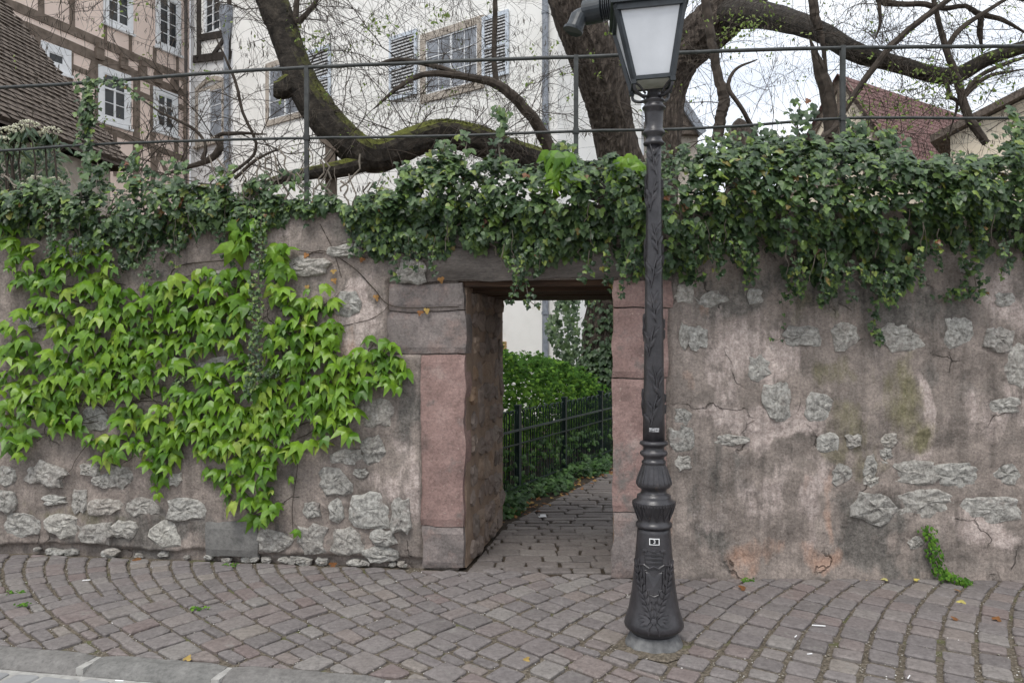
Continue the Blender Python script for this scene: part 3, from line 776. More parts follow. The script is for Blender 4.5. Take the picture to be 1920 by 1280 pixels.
rough_block('jamb_stone', (rj, wz_(1180, 709), wx_(1252), wz_(1180, 580)), fr, .34, MAT['pinkstone'])
rough_block('jamb_stone', (rj, wz_(1180, 960), wx_(1250), wz_(1180, 712)), fr, .34, MAT['pinkstone'])
rough_block('jamb_stone', (rj, .0, wx_(1248), wz_(1180, 962)), fr, .34, MAT['greystone'])
rough_block('lintel', (wx_(792), wz_(1000, 524), wx_(1262), wz_(1000, 463)), lambda x: float(Yw(x)) - .012, .30, MAT['darkstone'], step=.06)
# timber lintel behind the stone one
m = MB()
p0, p1 = JL + RD * .06 - V2(.12, 0), JR + RD * .06 + V2(.1, 0)
zl = 1.985
m.box(p0 + V(0, 0, zl), p1 - p0, RD * .16, V(0, 0, .05))
m.box(p0 + RD * .2 + V(0, 0, zl - .022), p1 - p0, RD * .45, V(0, 0, .085))
m.box(p0 + RD * .66 + V(0, 0, zl - .03), p1 - p0, RD * .66, V(0, 0, .10))
m.build('timber_lintel', MAT['oakwood'], wall)
# dressed rebate edge on the left
m = MB()
for k in range(14):
    z0 = 1.985 * k / 14; z1 = 1.985 * (k + 1) / 14
    e0 = uni(.0, .012)
    m.box(JL + RD * .172 + V(-.10, 0, z0), V(.085 + e0, 0, 0), RD * .05, V(0, 0, z1 - z0 - .0015))
m.build('rebate', MAT['greystone'], wall)

# ------------------------------------------------------------------ rubble stones showing through the render
def rubble(name, c, ax, az, nrm, w_, h_, prot, mat, parent, n=14, sq=3.2):
    """a craggy lump: outline in the plane (ax, az), bulging along nrm"""
    ph = uni(0, 6.28); vs = []; fs = []
    rs = [uni(.70, 1.14) for _ in range(n)]
    rings = ((1.0, -.02), (.92, prot * .62), (.78, prot * .93), (.48, prot * 1.0), (.22, prot * 1.04))
    tx, tz = uni(-.35, .35), uni(-.35, .35)
    for (k, hh) in rings:
        for i in range(n):
            a_ = ph + 2 * math.pi * i / n
            ca, sa = math.cos(a_), math.sin(a_)
            f = (abs(ca) ** sq + abs(sa) ** sq) ** (-1 / sq)
            r_ = rs[i] * f * k * uni(.93, 1.05)
            u, v_ = ca * r_ * w_ / 2, sa * r_ * h_ / 2
            q = c + ax * u + az * v_ + nrm * (hh + (uni(-.27, .27) * min(prot, .03) + (u * tx + v_ * tz) * .25 if hh > 0 else 0))
            vs.append(tuple(q))
    for k in range(4):
        for i in range(n): fs.append((k * n + i, k * n + (i + 1) % n, (k + 1) * n + (i + 1) % n, (k + 1) * n + i))
    vs.append(tuple(c + nrm * prot * uni(.8, 1.2))); z = len(vs) - 1
    for i in range(n): fs.append((4 * n + i, 4 * n + (i + 1) % n, z))
    m = MB().add([tuple(Vector(p) - c) for p in vs], fs)
    me = bpy.data.meshes.new(name); me.from_pydata(m.v, [], m.f); me.materials.append(mat)
    o = bpy.data.objects.new(name, me); col.objects.link(o)
    o.parent = parent; o.matrix_parent_inverse = world_of(parent).inverted(); o.location = c
    return o
for (px, py, w_, h_) in STONES:
    c = wallpt(px, py, .0)
    i = int(np.clip(np.searchsorted(gx, c.x), 0, NXG - 1)); k = int(np.clip(np.searchsorted(gz, c.z), 0, NZG - 1))
    c.y = float(YF[i, k] - D0[i, k]) + (uni(.022, .031) if px > 1270 else uni(.016, .027))
    s = c.y / F
    rubble('stone', c, V(1, (float(Yw(c.x + .1)) - float(Yw(c.x - .1))) / .2, 0).normalized(), V(0, 0, 1), V(0, -1, 0), w_ * s * 1.30, h_ * s * 1.30, uni(.030, .038) if px > 1270 else uni(.030, .048), MAT['stone'], wall)
# smooth grey repair patch low on the left
m = MB(); c = wallpt(440, 1010)
o_ = rough_block('repair_patch', (wx_(385), wz_(440, 1042), wx_(482), wz_(440, 978)), lambda x: float(Yw(x)) - .022, .03, MAT['kerb'])
# small stones jammed under the ragged foot
for k in range(40):
    px = uni(-60, 770) if k < 36 else uni(1275, 1930)
    x = wx_(px); s = uni(.03, .085) * (1 if k < 36 else .5)
    if 862 < px < 1150: continue
    rubble('foot_stone', V(x, float(Yw(x)) + uni(.01, .035), uni(.004, .03)), V(1, -.1, 0).normalized(), V(0, 0, 1), V(0, -1, 0), s * 1.5, s * .8, uni(.01, .03), MAT['stone'], wall, n=9)
# rubble lining of the passage, left side
rn = V(RD.y, -RD.x, 0).normalized(); rt = RD.normalized()
for k in range(66):
    t_ = .30 + (k % 6) * .185 + uni(-.05, .05); z = .08 + (k // 6) * .185 + uni(-.03, .03)
    if z > 1.95 or t_ > WT - .04: continue
    rubble('lining_stone', JL + RD * t_ + V(0, 0, z) - rn * .008, rt, V(0, 0, 1), rn, uni(.16, .27), uni(.13, .21), uni(.014, .034), MAT['reveal'], wall, n=10)
# ------------------------------------------------------------------ leaves
def tmpl(pts, faces):
    return np.array(pts, float), [tuple(f) for f in faces]
def boston_leaf(seed):
    rs = random.Random(seed); jj = lambda s=.05: rs.uniform(-s, s)
    half = [(.0, .0), (.14 + jj(), .13 + jj()), (.37 + jj(), .07 + jj()), (.50 + jj(), -.20 + jj()), (.66 + jj(.08), -.72 + jj(.12)), (.25 + jj(.04), -.42 + jj()), (.17 + jj(.03), -.66 + jj()), (.0, -1.12 + jj(.14)), (.0, -.42)]
    halfl = [(-x + jj(.03), y + jj(.04)) for x, y in half[1:7]]
    pts = [(x * 1.22, y) for x, y in half + halfl]
    v = []
    for (x, y) in pts:
        z = -abs(x) * .24 + .10 * math.sin((y + .4) * 2.2) - max(0, -y - .36) ** 2 * .95 - abs(x) ** 2 * .3
        v.append((x, y, z + rs.uniform(-.02, .02)))
    v[8] = (0, -.42, .035)
    f = [(8, 0, 1)[::-1], (8, 1, 2)[::-1], (8, 2, 3)[::-1], (8, 3, 4)[::-1], (8, 4, 5)[::-1], (8, 5, 6)[::-1], (8, 6, 7)[::-1]]
    l = [0] + list(range(9, 15)) + [7]
    f += [(8, l[i], l[i + 1]) for i in range(7)]
    return tmpl(v, f)
def ivy_leaf(seed):
    rs = random.Random(seed); jj = lambda s=.05: rs.uniform(-s, s)
    half = [(0, -.06), (.22 + jj(), .12 + jj()), (.46 + jj(), -.02 + jj()), (.50 + jj(.07), -.30 + jj()), (.26 + jj(), -.44 + jj()), (.20 + jj(), -.68 + jj()), (0, -.98 + jj(.1)), (0, -.36)]
    halfl = [(-x + jj(.03), y + jj(.04)) for x, y in half[1:6]]
    v = [(x, y, -abs(x) * .25 - (y + .4) ** 2 * .25 + rs.uniform(-.03, .03)) for (x, y) in half + halfl]
    f = [tuple(reversed((7, i, i + 1))) for i in range(6)]
    l = [0] + list(range(8, 13)) + [6]
    f += [(7, l[i], l[i + 1]) for i in range(6)]
    return tmpl(v, f)
def oval_leaf(seed, wd=.35, n=3):
    rs = random.Random(seed)
    v = [(0, 0, 0), (wd * .8, -.28, -.05), (wd, -.5, -.08), (wd * .6, -.8, -.10), (0, -1.05, -.16), (-wd * .6, -.8, -.10), (-wd, -.5, -.08), (-wd * .8, -.28, -.05), (0, -.5, .02)]
    v = [(a + rs.uniform(-.03, .03), b + rs.uniform(-.03, .03), c) for a, b, c in v]
    return tmpl(v, [(8, i + 1, i) if True else 0 for i in range(7)] + [(8, 0, 7)])
BOST = [boston_leaf(k) for k in range(8)]
IVY = [ivy_leaf(k + 50) for k in range(8)]
OVAL = [oval_leaf(k + 90) for k in range(4)]
LONG = [oval_leaf(k + 95, .17) for k in range(4)]

def basis(pos, nrm, tip, size):
    """leaf frame: local -y runs to the tip, local z is the upper face"""
    n = Vector(nrm).normalized(); y = -Vector(tip); y = y - n * y.dot(n)
    if y.length < 1e-4: y = n.orthogonal()
    y.normalize(); x = y.cross(n)
    m = Matrix((x, y, n)).transposed().to_4x4()
    m = Matrix.Translation(pos) @ m @ Matrix.Scale(size, 4)
    return m
class Leaves:
    def __init__(s, tm): s.tm = tm; s.items = []
    def put(s, pos, nrm, tip, size, r=None): s.items.append((basis(pos, nrm, tip, size), random.randrange(len(s.tm)), rnd() if r is None else r, size))
    def joined(s, name, mat, parent, items=None, kind='stuff'):
        items = s.items if items is None else items
        if not items: return None
        vs = []; fs = []; rv = []; n = 0
        for (m, k, r_, _) in items:
            tv, tf = s.tm[k]; a = np.array(m)
            vs.append(tv @ a[:3, :3].T + a[:3, 3]); rv.append(np.full(len(tv), r_))
            fs.extend([(f[0] + n, f[1] + n, f[2] + n) for f in tf]); n += len(tv)
        me = bpy.data.meshes.new(name); me.from_pydata(np.concatenate(vs).tolist(), [], fs); me.materials.append(mat)
        at = me.attributes.new('rnd', 'FLOAT', 'POINT'); at.data.foreach_set('value', np.concatenate(rv))
        o = link(name, me, parent)
        if kind: o['kind'] = kind
        return o
    def single(s, name, mat, parent, items):
        mes = []
        for k, (tv, tf) in enumerate(s.tm):
            me = bpy.data.meshes.new(name); me.from_pydata(tv.tolist(), [], tf); me.materials.append(mat); mes.append(me)
        inv = world_of(parent).inverted()
        for (m, k, r_, _) in items:
            o = bpy.data.objects.new(name, mes[k]); col.objects.link(o)
            o.parent = parent; o.matrix_parent_inverse = inv; o.matrix_basis = m
    def split(s, name, rest, mat, parent, limit=300, key=None):
        it = sorted(s.items, key=key or (lambda t: -t[3])); inview = []
        far = []
        for t in it:
            p = t[0].translation; px = CX + F * p.x / p.y; py = CY - F * (p.z - EH) / p.y
            (inview if 5 < px < 1915 and 5 < py < 1275 else far).append(t)
        s.single(name, mat, parent, inview[:limit])
        s.joined(rest, mat, parent, inview[limit:] + far)

# ------------------------------------------------------------------ bright creeper on the left of the wall
boston = empty('creeper', (-2.6, 5.75, 0))
tag(boston, 'bright green three lobed creeper spreading over the wall left of the doorway', 'climbing plant')
ROWS = {445: [(0, 40)], 420: [(440, 485)], 450: [(438, 470)], 475: [(0, 70), (100, 190), (505, 545)], 505: [(10, 215), (510, 548)], 535: [(20, 120), (150, 215), (265, 470), (500, 535)],
        565: [(60, 110), (110, 470), (510, 610)], 595: [(30, 80), (90, 462), (520, 640)], 625: [(0, 50), (105, 460), (490, 640)], 655: [(0, 62), (95, 455), (495, 630), (690, 742)],
        685: [(0, 120), (110, 350), (440, 470), (500, 765)], 715: [(0, 125), (110, 300), (345, 470), (490, 760)], 745: [(0, 130), (130, 250), (300, 690)], 775: [(0, 140), (215, 670)],
        805: [(0, 60), (90, 150), (215, 560), (590, 640)], 835: [(10, 50), (145, 225), (240, 565), (575, 612), (645, 660)], 862: [(30, 48), (180, 225), (265, 330), (370, 520), (545, 560)],
        890: [(285, 315), (385, 510), (545, 552)], 918: [(285, 300), (410, 470), (490, 515)], 945: [(415, 525)], 968: [(475, 505)], 995: [(553, 560)]}
BL_ = Leaves(BOST)
for y0, rg in ROWS.items():
    for (xa, xb) in rg:
        n = max(1, int((xb - xa) / 6.6))
        for k in range(n):
            px = xa + (xb - xa) * (k + rnd()) / n; py = y0 - 12 + uni(-15, 15) + 9 * math.sin(px / 37.)
            small = y0 > 850 and xb - xa < 20
            sz = uni(.04, .065) if rnd() < .22 else uni(.066, .108)
            sz *= .6 if small else 1
            p = wallpt(px, py, uni(.02, .12))
            al = R(uni(30, 80)); sw = uni(-.6, .6)
            BL_.put(p, (sw, -math.cos(al), math.sin(al)), (uni(-.75, .75) + sw * .3, -.3, -1), sz)
BL_.split('leaf', 'leaves', MAT['boston'], boston, 300, key=lambda t: t[0].translation.y + Yw(t[0].translation.x) * -1.0 - t[3])
m = MB()
for k in range(46):                               # woody runners between the leaves
    px, py = uni(0, 620), uni(500, 830)
    pts = []; an = uni(-.5, .5) + (math.pi if rnd() < .5 else 0)
    for q in range(9):
        pts.append(wallpt(px, py, uni(.012, .03))); an += uni(-.35, .35)
        px += math.cos(an) * 17; py += math.sin(an) * 14 - 2
    m.tube(pts, [.004 - .0003 * q for q in range(9)], 4)
for (path_, r_) in (([(545, 500), (600, 470), (660, 500), (700, 540), (740, 575), (860, 575)], .004), ([(320, 545), (322, 510), (350, 495), (420, 488), (470, 480)], .005), ([(560, 470), (640, 478), (690, 484)], .003), ([(745, 470), (790, 490), (830, 475), (800, 440)], .003), ([(600, 420), (625, 470), (640, 520)], .003), ([(550, 1000), (548, 950), (556, 890), (560, 850)], .003)):
    pts = [wallpt(float(a_[0]), float(a_[1]), uni(.018, .028)) for a_ in spline(path_, 5)]
    m.tube(pts, r_, 5)
m.build('runners', MAT['twig'], boston, kind='stuff')
DL = Leaves(IVY)
for (px, py) in ((375, 545), (395, 548), (410, 545), (430, 547), (575, 475), (605, 485), (680, 482), (575, 535), (625, 505), (625, 522), (705, 553), (788, 582), (800, 578), (826, 520), (590, 500)):
    DL.put(wallpt(px, py, .03), (uni(-.3, .3), -1, uni(0, .5)), (uni(-.4, .4), 0, -1), uni(.03, .05))
DL.single('withered_leaf', MAT['deadleaf'], boston, DL.items)

# ------------------------------------------------------------------ dark ivy along the wall top
LOWP = [(-80, 440), (0, 448), (60, 440), (150, 455), (220, 482), (280, 500), (340, 455), (400, 435), (440, 430), (480, 440), (520, 404), (560, 388), (600, 384), (635, 398), (660, 448), (700, 462), (740, 470), (800, 462), (860, 448), (920, 468), (960, 500), (1000, 500), (1035, 462), (1090, 492), (1150, 485), (1210, 505), (1260, 490), (1310, 505), (1350, 462), (1400, 500), (1440, 472), (1500, 535), (1560, 515), (1600, 525), (1650, 545), (1700, 515), (1740, 455), (1790, 460), (1850, 468), (1920, 482), (2000, 480)]
UPP = [(-80, 372), (0, 372), (60, 362), (150, 345), (250, 335), (330, 338), (400, 348), (500, 352), (560, 366), (620, 378), (680, 368), (740, 345), (790, 305), (830, 290), (880, 305), (930, 300), (980, 312), (1040, 305), (1080, 300), (1130, 305), (1200, 312), (1260, 295), (1320, 275), (1370, 275), (1430, 275), (1490, 262), (1560, 262), (1640, 275), (1700, 282), (1760, 305), (1800, 312), (1850, 290), (1900, 262), (2000, 260)]
BULP = [(-80, .18), (300, .18), (520, .07), (620, .05), (700, .19), (900, .25), (1100, .31), (1300, .38), (1500, .42), (1700, .44), (2000, .44)]
def pw(t, x): return float(np.interp(x, [a_[0] for a_ in t], [a_[1] for a_ in t]))
def ivy_mass(th, xa, xb, count, limit):
    lv = Leaves(IVY)
    n = 0
    while n < count:
        px = uni(xa, xb); layer = n % 3
        zl = wallpt(px, pw(LOWP, px) + (float(fbm(px / 26., 3.1, 2, 3)) - .5) * 70).z + uni(-.04, .03)
        zu = wallpt(px, pw(UPP, px) + (float(fbm(px / 20., 8.1, 4, 3)) - .5) * 60).z
        bg_ = pw(BULP, px) * (.55 + .9 * float(fbm(px / 70., 1.7, 6, 3)))
        t = rnd() if layer < 2 else rnd() ** .7
        h = zu - zl
        prof = [(0, .02, zl), (.18, bg_ * .55, zl + h * .20), (.42, bg_, zl + h * .50), (.66, bg_ * .92, zl + h * .80), (.82, bg_ * .35, zl + h * .98), (.92, -.16, zu), (1.0, -.42, zu - .06)]
        ts = [q[0] for q in prof]
        off = float(np.interp(t, ts, [q[1] for q in prof])); z = float(np.interp(t, ts, [q[2] for q in prof]))
        off += (float(fbm(px / 18., z * 9, 8, 3)) - .5) * .30 * min(1, bg_ / .15 + .3)
        off -= (0, .06, .16)[layer] * uni(.3, 1.2); off = max(off, .02) if z < TOP else off
        x = wallpt(px, 500).x
        x *= (float(Yw(x)) - off) / float(Yw(x))
        al = (-.1 + t * 1.25) + uni(-.45, .55)
        nrm = V(uni(-.6, .6), -math.cos(al), math.sin(al))
        if layer == 2: nrm += V(uni(-.6, .6), 0, uni(-.5, .5))
        sz = uni(.030, .074) * (1 - .15 * (layer == 2))
        if layer < 2 and (px > 850 or px < 480) and fbm(px / 34., z * 7, 5, 2) < .34: n += 1; continue
        rv = rnd() * .85 if rnd() < .88 else uni(.8, .985)
        if layer == 0 and t > .55 and rnd() < .22: rv = uni(.78, .98)
        lv.put(V(x, float(Yw(x)) - off, z), nrm, (uni(-.6, .6), -.25 * math.sin(al), -1), sz, rv)
        n += 1
    return lv
def strand(lv, stems, pts, n, sz, r_=.0035, spread=.05, rv=None):
    """pts: photo pixels with distance in front of the wall face"""
    q = [wallpt(float(a_[0]), float(a_[1]), float(a_[2])) for a_ in spline(pts, 6)]
    stems.tube(q, r_, 4)
    for k in range(n):
        p = q[int(len(q) * (k + rnd()) / n * .999)]
        lv.put(p + V(uni(-1, 1), uni(-1, .1), uni(-.6, .6)) * spread, (uni(-.7, .7), -1, uni(0, .9)), (uni(-.8, .8), -.2, -1), uni(*sz), rv() if rv else None)
def ivy_thing(name, label, xa, xb, count, strands, parent_loc):
    th = empty(name, parent_loc); tag(th, label, 'ivy')
    lv = ivy_mass(th, xa, xb, count, 300)
    st = MB()
    for s_ in strands: strand(lv, st, *s_)
    for k in range(int((xb - xa) / 46)):          # loose trailing ends and upright shoots
        px = uni(max(xa, 0), min(xb, 1920)); py = pw(LOWP, px) - uni(5, 45); b_ = pw(BULP, px); l_ = uni(30, 75)
        if 520 < px < 640: continue
        strand(lv, st, [(px, py, b_ * .8 + .03), (px + uni(-6, 6), py + l_ * .5, b_ * .6 + .02), (px + uni(-12, 12), py + l_, b_ * .45 + .02)], int(l_ / 2.6), (.020, .042), .0025, .03, lambda: uni(.35, .95))
        px = uni(max(xa, 0), min(xb, 1920)); py = pw(UPP, px) + 8
        strand(lv, st, [(px, py, .05), (px + uni(-8, 8), py - 16, .0), (px + uni(-14, 14), py - uni(24, 44), -.04)], 12, (.024, .055), .003, .05, lambda: uni(.4, .97))
    # bare woody stems inside the mass and on the wall under it
    for k in range(int((xb - xa) / 14)):
        px = uni(xa, xb); py = pw(LOWP, px) + uni(-70, 10); o_ = uni(.02, .05)
        pts = []
        for q in range(7):
            pts.append(wallpt(px, py, o_)); px += uni(-14, 14); py -= uni(4, 18)
        st.tube(pts, uni(.003, .008), 4)
    for k in range(int((xb - xa) / 40)):          # pale loose stems over the leaves
        px = uni(xa, xb); py = pw(LOWP, px) - uni(20, 120); o_ = pw(BULP, px) * .8 + .02; dx = uni(-2.5, 2.5); pts = []
        for q in range(7):
            pts.append(wallpt(px, py, o_ * (1 - q * .06))); px += dx + uni(-4, 4); py += uni(4, 14)
        st.tube(pts, uni(.002, .0035), 4)
    st.build('stems', MAT['palebark'], th, kind='stuff')
    lv.split('leaf', 'leaves', MAT['ivy'], th, 300, key=lambda t: t[0].translation.y - float(Yw(t[0].translation.x)) - t[3])
    return th
small = (.022, .045); mid = (.035, .07)
ivy_thing('ivy', 'dark ivy along the wall top at the left, above the bright creeper', -90, 625, 5200,
          [([(250, 440, .08), (270, 500, .05), (285, 525, .04)], 14, small), ([(405, 420, .1), (420, 470, .04), (440, 500, .03)], 16, small, .003, .03), ([(330, 440, .1), (332, 480, .05), (330, 505, .04)], 14, small),
           ([(190, 440, .08), (205, 490, .05), (215, 515, .04)], 14, small), ([(585, 380, .06), (590, 400, .05), (580, 420, .04)], 8, small), ([(180, 350, .05), (185, 318, .0), (178, 292, -.05)], 34, mid, .004, .09), ([(240, 345, .05), (250, 315, .0), (262, 290, -.05)], 34, mid, .004, .09), ([(320, 345, .05), (335, 318, .0), (330, 300, -.05)], 26, mid, .004, .08), ([(530, 355, .05), (540, 335, .0), (545, 322, -.05)], 18, mid, .004, .07), ([(90, 365, .05), (95, 340, .0)], 24, mid, .004, .09), ([(410, 350, .05), (420, 330, .0), (428, 318, -.03)], 18, mid, .004, .07), ([(475, 345, .05), (490, 338, .0)], 16, mid, .004, .06)], (-2.2, 5.7, 2.4))
ivy_thing('ivy', 'dark ivy bulging over the doorway and the wall right of it', 625, 2000, 15500,
          [([(985, 470, .2), (985, 520, .16), (992, 560, .14), (1003, 572, .14)], 26, small), ([(960, 480, .2), (970, 515, .14), (978, 530, .12)], 22, small), ([(1105, 470, .2), (1100, 505, .14), (1082, 525, .12)], 20, small), ([(1410, 470, .25), (1408, 505, .16), (1400, 535, .12)], 34, small, .003, .045),
           ([(1500, 500, .25), (1490, 540, .12), (1475, 555, .08)], 40, small, .003, .06), ([(1560, 500, .25), (1555, 540, .1), (1535, 565, .06)], 40, small, .003, .06), ([(1635, 510, .25), (1640, 570, .08), (1637, 610, .05), (1645, 640, .04)], 46, small, .003, .035),
           ([(1680, 500, .25), (1690, 530, .1), (1660, 555, .06)], 40, mid, .003, .06), ([(1810, 470, .2), (1812, 510, .07), (1800, 545, .05), (1760, 555, .05)], 60, small, .005, .07), ([(1820, 490, .1), (1830, 540, .05), (1815, 555, .05)], 40, small, .004, .06),
           ([(1305, 480, .22), (1305, 510, .12), (1312, 525, .08)], 16, small), ([(1465, 560, .03), (1470, 600, .012), (1462, 635, .012), (1440, 632, .012)], 7, (.018, .03), .003, .015), ([(1345, 470, .2), (1352, 500, .1)], 12, small),
           ([(940, 310, .05), (935, 270, .0), (940, 225, -.05), (935, 205, -.05)], 34, mid, .005, .07), ([(1500, 280, .1), (1495, 235, .05), (1500, 195, .0)], 46, mid, .006, .09), ([(1055, 300, .1), (1060, 275, .05), (1050, 268, .05)], 22, mid, .004, .07),
           ([(820, 310, .1), (830, 280, .05), (838, 262, .05)], 18, mid, .004, .06), ([(860, 310, .1), (875, 270, .0), (868, 245, -.02)], 14, mid, .004, .05), ([(1650, 290, .1), (1660, 270, .05), (1665, 255, .05)], 30, mid, .004, .09), ([(1900, 280, .1), (1895, 240, .0), (1910, 215, .0)], 50, mid, .005, .11), ([(1420, 290, .1), (1425, 260, .0), (1432, 245, .0)], 26, mid, .004, .08), ([(1570, 280, .1), (1590, 250, .0), (1600, 238, .0)], 36, mid, .004, .1),
           ([(1330, 290, .1), (1335, 265, .0)], 20, mid, .004, .08), ([(745, 350, .1), (760, 325, .0), (780, 312, .0)], 18, mid, .004, .06)], (1.0, 5.3, 2.4))
# light-leaved creeper shoots in the ivy
th = empty('creeper', tuple(wallpt(1060, 330, .2))); tag(th, 'pale green lobed creeper shoot on top of the ivy above the doorway', 'climbing plant')
lv = Leaves(BOST)
for k in range(26):
    px, py = (uni(1030, 1085), uni(280, 345)) if k < 16 else (uni(1150, 1205), uni(292, 330))
    lv.put(wallpt(px, py, .27), (uni(-.6, .6), -1, uni(.1, 1)), (uni(-.8, .8), -.2, -1), uni(.06, .12))
lv.single('leaf', MAT['boston'], th, lv.items)
th = empty('creeper', tuple(wallpt(460, 440, .1))); tag(th, 'few large pale creeper leaves at the top of the thin ivy column', 'climbing plant')
lv = Leaves(BOST)
for (px, py) in ((448, 418), (468, 412), (440, 430), (478, 425), (452, 445), (440, 460), (460, 455), (512, 465), (520, 480), (505, 492), (525, 500), (515, 535), (525, 545)):
    lv.put(wallpt(px, py, .11), (uni(-.5, .5), -1, uni(.1, .8)), (uni(-.6, .6), -.2, -1), uni(.09, .14))
lv.single('leaf', MAT['boston'], th, lv.items)
# narrow ivy column hanging through the creeper
th = empty('ivy', tuple(wallpt(480, 600, .1))); tag(th, 'narrow column of tiny leaved ivy hanging through the bright creeper', 'ivy')
lv = Leaves(IVY); st = MB()
strand(lv, st, [(490, 400, .12), (488, 470, .13), (482, 560, .14), (480, 640, .15), (478, 700, .15), (470, 740, .12)], 420, (.016, .034), .004, .05, lambda: uni(.2, .85))
strand(lv, st, [(484, 690, .15), (505, 700, .12), (520, 690, .1)], 50, (.016, .03), .003, .04)
strand(lv, st, [(350, 700, .08), (335, 720, .08), (330, 740, .08)], 40, (.02, .04), .003, .04)
st.build('stems', MAT['palebark'], th, kind='stuff'); lv.split('leaf', 'leaves', MAT['ivy'], th, 60)
# weed at the foot of the wall on the right
th = empty('weed', tuple(wallpt(1750, 1080))); tag(th, 'trailing green weed growing from the wall foot at the right', 'plant')
lv = Leaves(OVAL); st = MB()
strand(lv, st, [(1735, 985, .02), (1745, 1010, .03), (1748, 1040, .03), (1760, 1065, .04), (1778, 1082, .07)], 210, (.012, .034), .004, .052, lambda: uni(.0, 1))
strand(lv, st, [(1760, 1068, .04), (1790, 1082, .10), (1815, 1088, .13)], 100, (.014, .032), .003, .04, lambda: uni(.2, 1))
st.build('stems', MAT['twig'], th, kind='stuff'); lv.joined('leaves', MAT['shrub'], th)
# sprouts in the joints
for k, (px, py, lb) in enumerate(((28, 1112, 'small green sprout between setts near the left edge'), (42, 1136, 'green sprout between the setts above the kerb at far left'), (375, 1142, 'green sprout in the joint between setts in mid pavement on the left'), (432, 1060, 'green sprout at the wall foot below the creeper'), (1405, 1088, 'green sprout in the joint at the wall foot right of the lamp'))):
    c = ground(px, py); th = empty('sprout', c); tag(th, lb, 'weed')
    lv = Leaves(OVAL)
    for q in range(22): lv.put(c + V(uni(-.05, .05), uni(-.02, .02), uni(.002, .02)), (uni(-.6, .6), -.5, 1), (uni(-1, 1), uni(-1, .2), -.2), uni(.012, .026))
    lv.joined('leaves', MAT['shrub'], th)
# litter on the pavement: each a thing
def flat_leaf(px, py, mat, sz, label, cat='leaf', tm=IVY):
    c = ground(px, py, .012); lv = Leaves(tm); lv.put(c, (uni(-.3, .3), uni(-.5, 0), 1), (uni(-1, 1), uni(-1, 1), 0), sz)
    me = bpy.data.meshes.new('fallen_leaf'); tv, tf = tm[lv.items[0][1]]; me.from_pydata(tv.tolist(), [], tf); me.materials.append(mat)
    o = bpy.data.objects.new('fallen_leaf', me); col.objects.link(o); o.matrix_basis = lv.items[0][0]; tag(o, label, cat)
for a_ in ((264, 1046, MAT['deadleaf'], .07, 'orange dead leaf at the wall foot below the creeper'), (1622, 1080, MAT['deadleaf'], .07, 'large brown dead leaf against the wall foot right of the lamp'), (1397, 1102, MAT['deadleaf'], .05, 'small brown leaf on the setts just right of the lamp'), (1712, 1082, MAT['yellowleaf'], .07, 'yellow leaf at the wall foot left of the trailing weed'), (1663, 1084, MAT['yellowleaf'], .04, 'tiny pale yellow leaf between the brown leaf and the weed'), (1808, 1126, MAT['yellowleaf'], .05, 'yellow leaf on the setts below the trailing weed'), (1796, 1160, MAT['deadleaf'], .045, 'orange leaf in mid pavement at the right'), (1868, 1160, MAT['deadleaf'], .05, 'dark brown leaf on the setts near the right edge'), (348, 1236, MAT['deadleaf'], .04, 'small orange leaf beside the kerb'), (985, 1232, MAT['deadleaf'], .04, 'small tan leaf on the setts below the doorway'), (1798, 1105, MAT['deadleaf'], .04, 'small brown leaf just below the weed'), (620, 1058, MAT['deadleaf'], .06, 'dead leaf at the wall foot left of the door frame')):
    flat_leaf(*a_)
def butt(px, py, an, ln, label):
    c = ground(px, py, .010); d = V(math.cos(an), math.sin(an), 0); ln *= .8
    m = MB().tube([c - d * ln / 2, c - d * ln * .1, c + d * ln / 2], .003, 8)
    o = m.build('cigarette_end', MAT['white']); tag(o, label, 'litter')
butt(1535, 1172, -.2, .09, 'white paper stick on the setts right of the lamp base')
butt(1492, 1192, .9, .035, 'cigarette end just right of the lamp base'); butt(1518, 1225, .2, .035, 'cigarette end below the white paper stick'); butt(1704, 1268, .9, .05, 'cigarette end at the bottom edge on the right'); butt(162, 1087, .3, .06, 'pale stick on the setts under the creeper'); butt(224, 1275, -.1, .05, 'cigarette end on the road setts at bottom left')
m = MB(); c = ground(1017, 968, .012); m.cbox(c, .07, .035, .002, .3); m.add([c + V(-.02, .0, .002), c + V(.03, .012, .002), c + V(.03, .02, .02), c + V(-.02, .012, .018)], [(0, 1, 2, 3)])
tag(m.build('paper_scrap', MAT['white']), 'crumpled white paper scrap on the path inside the doorway', 'litter')

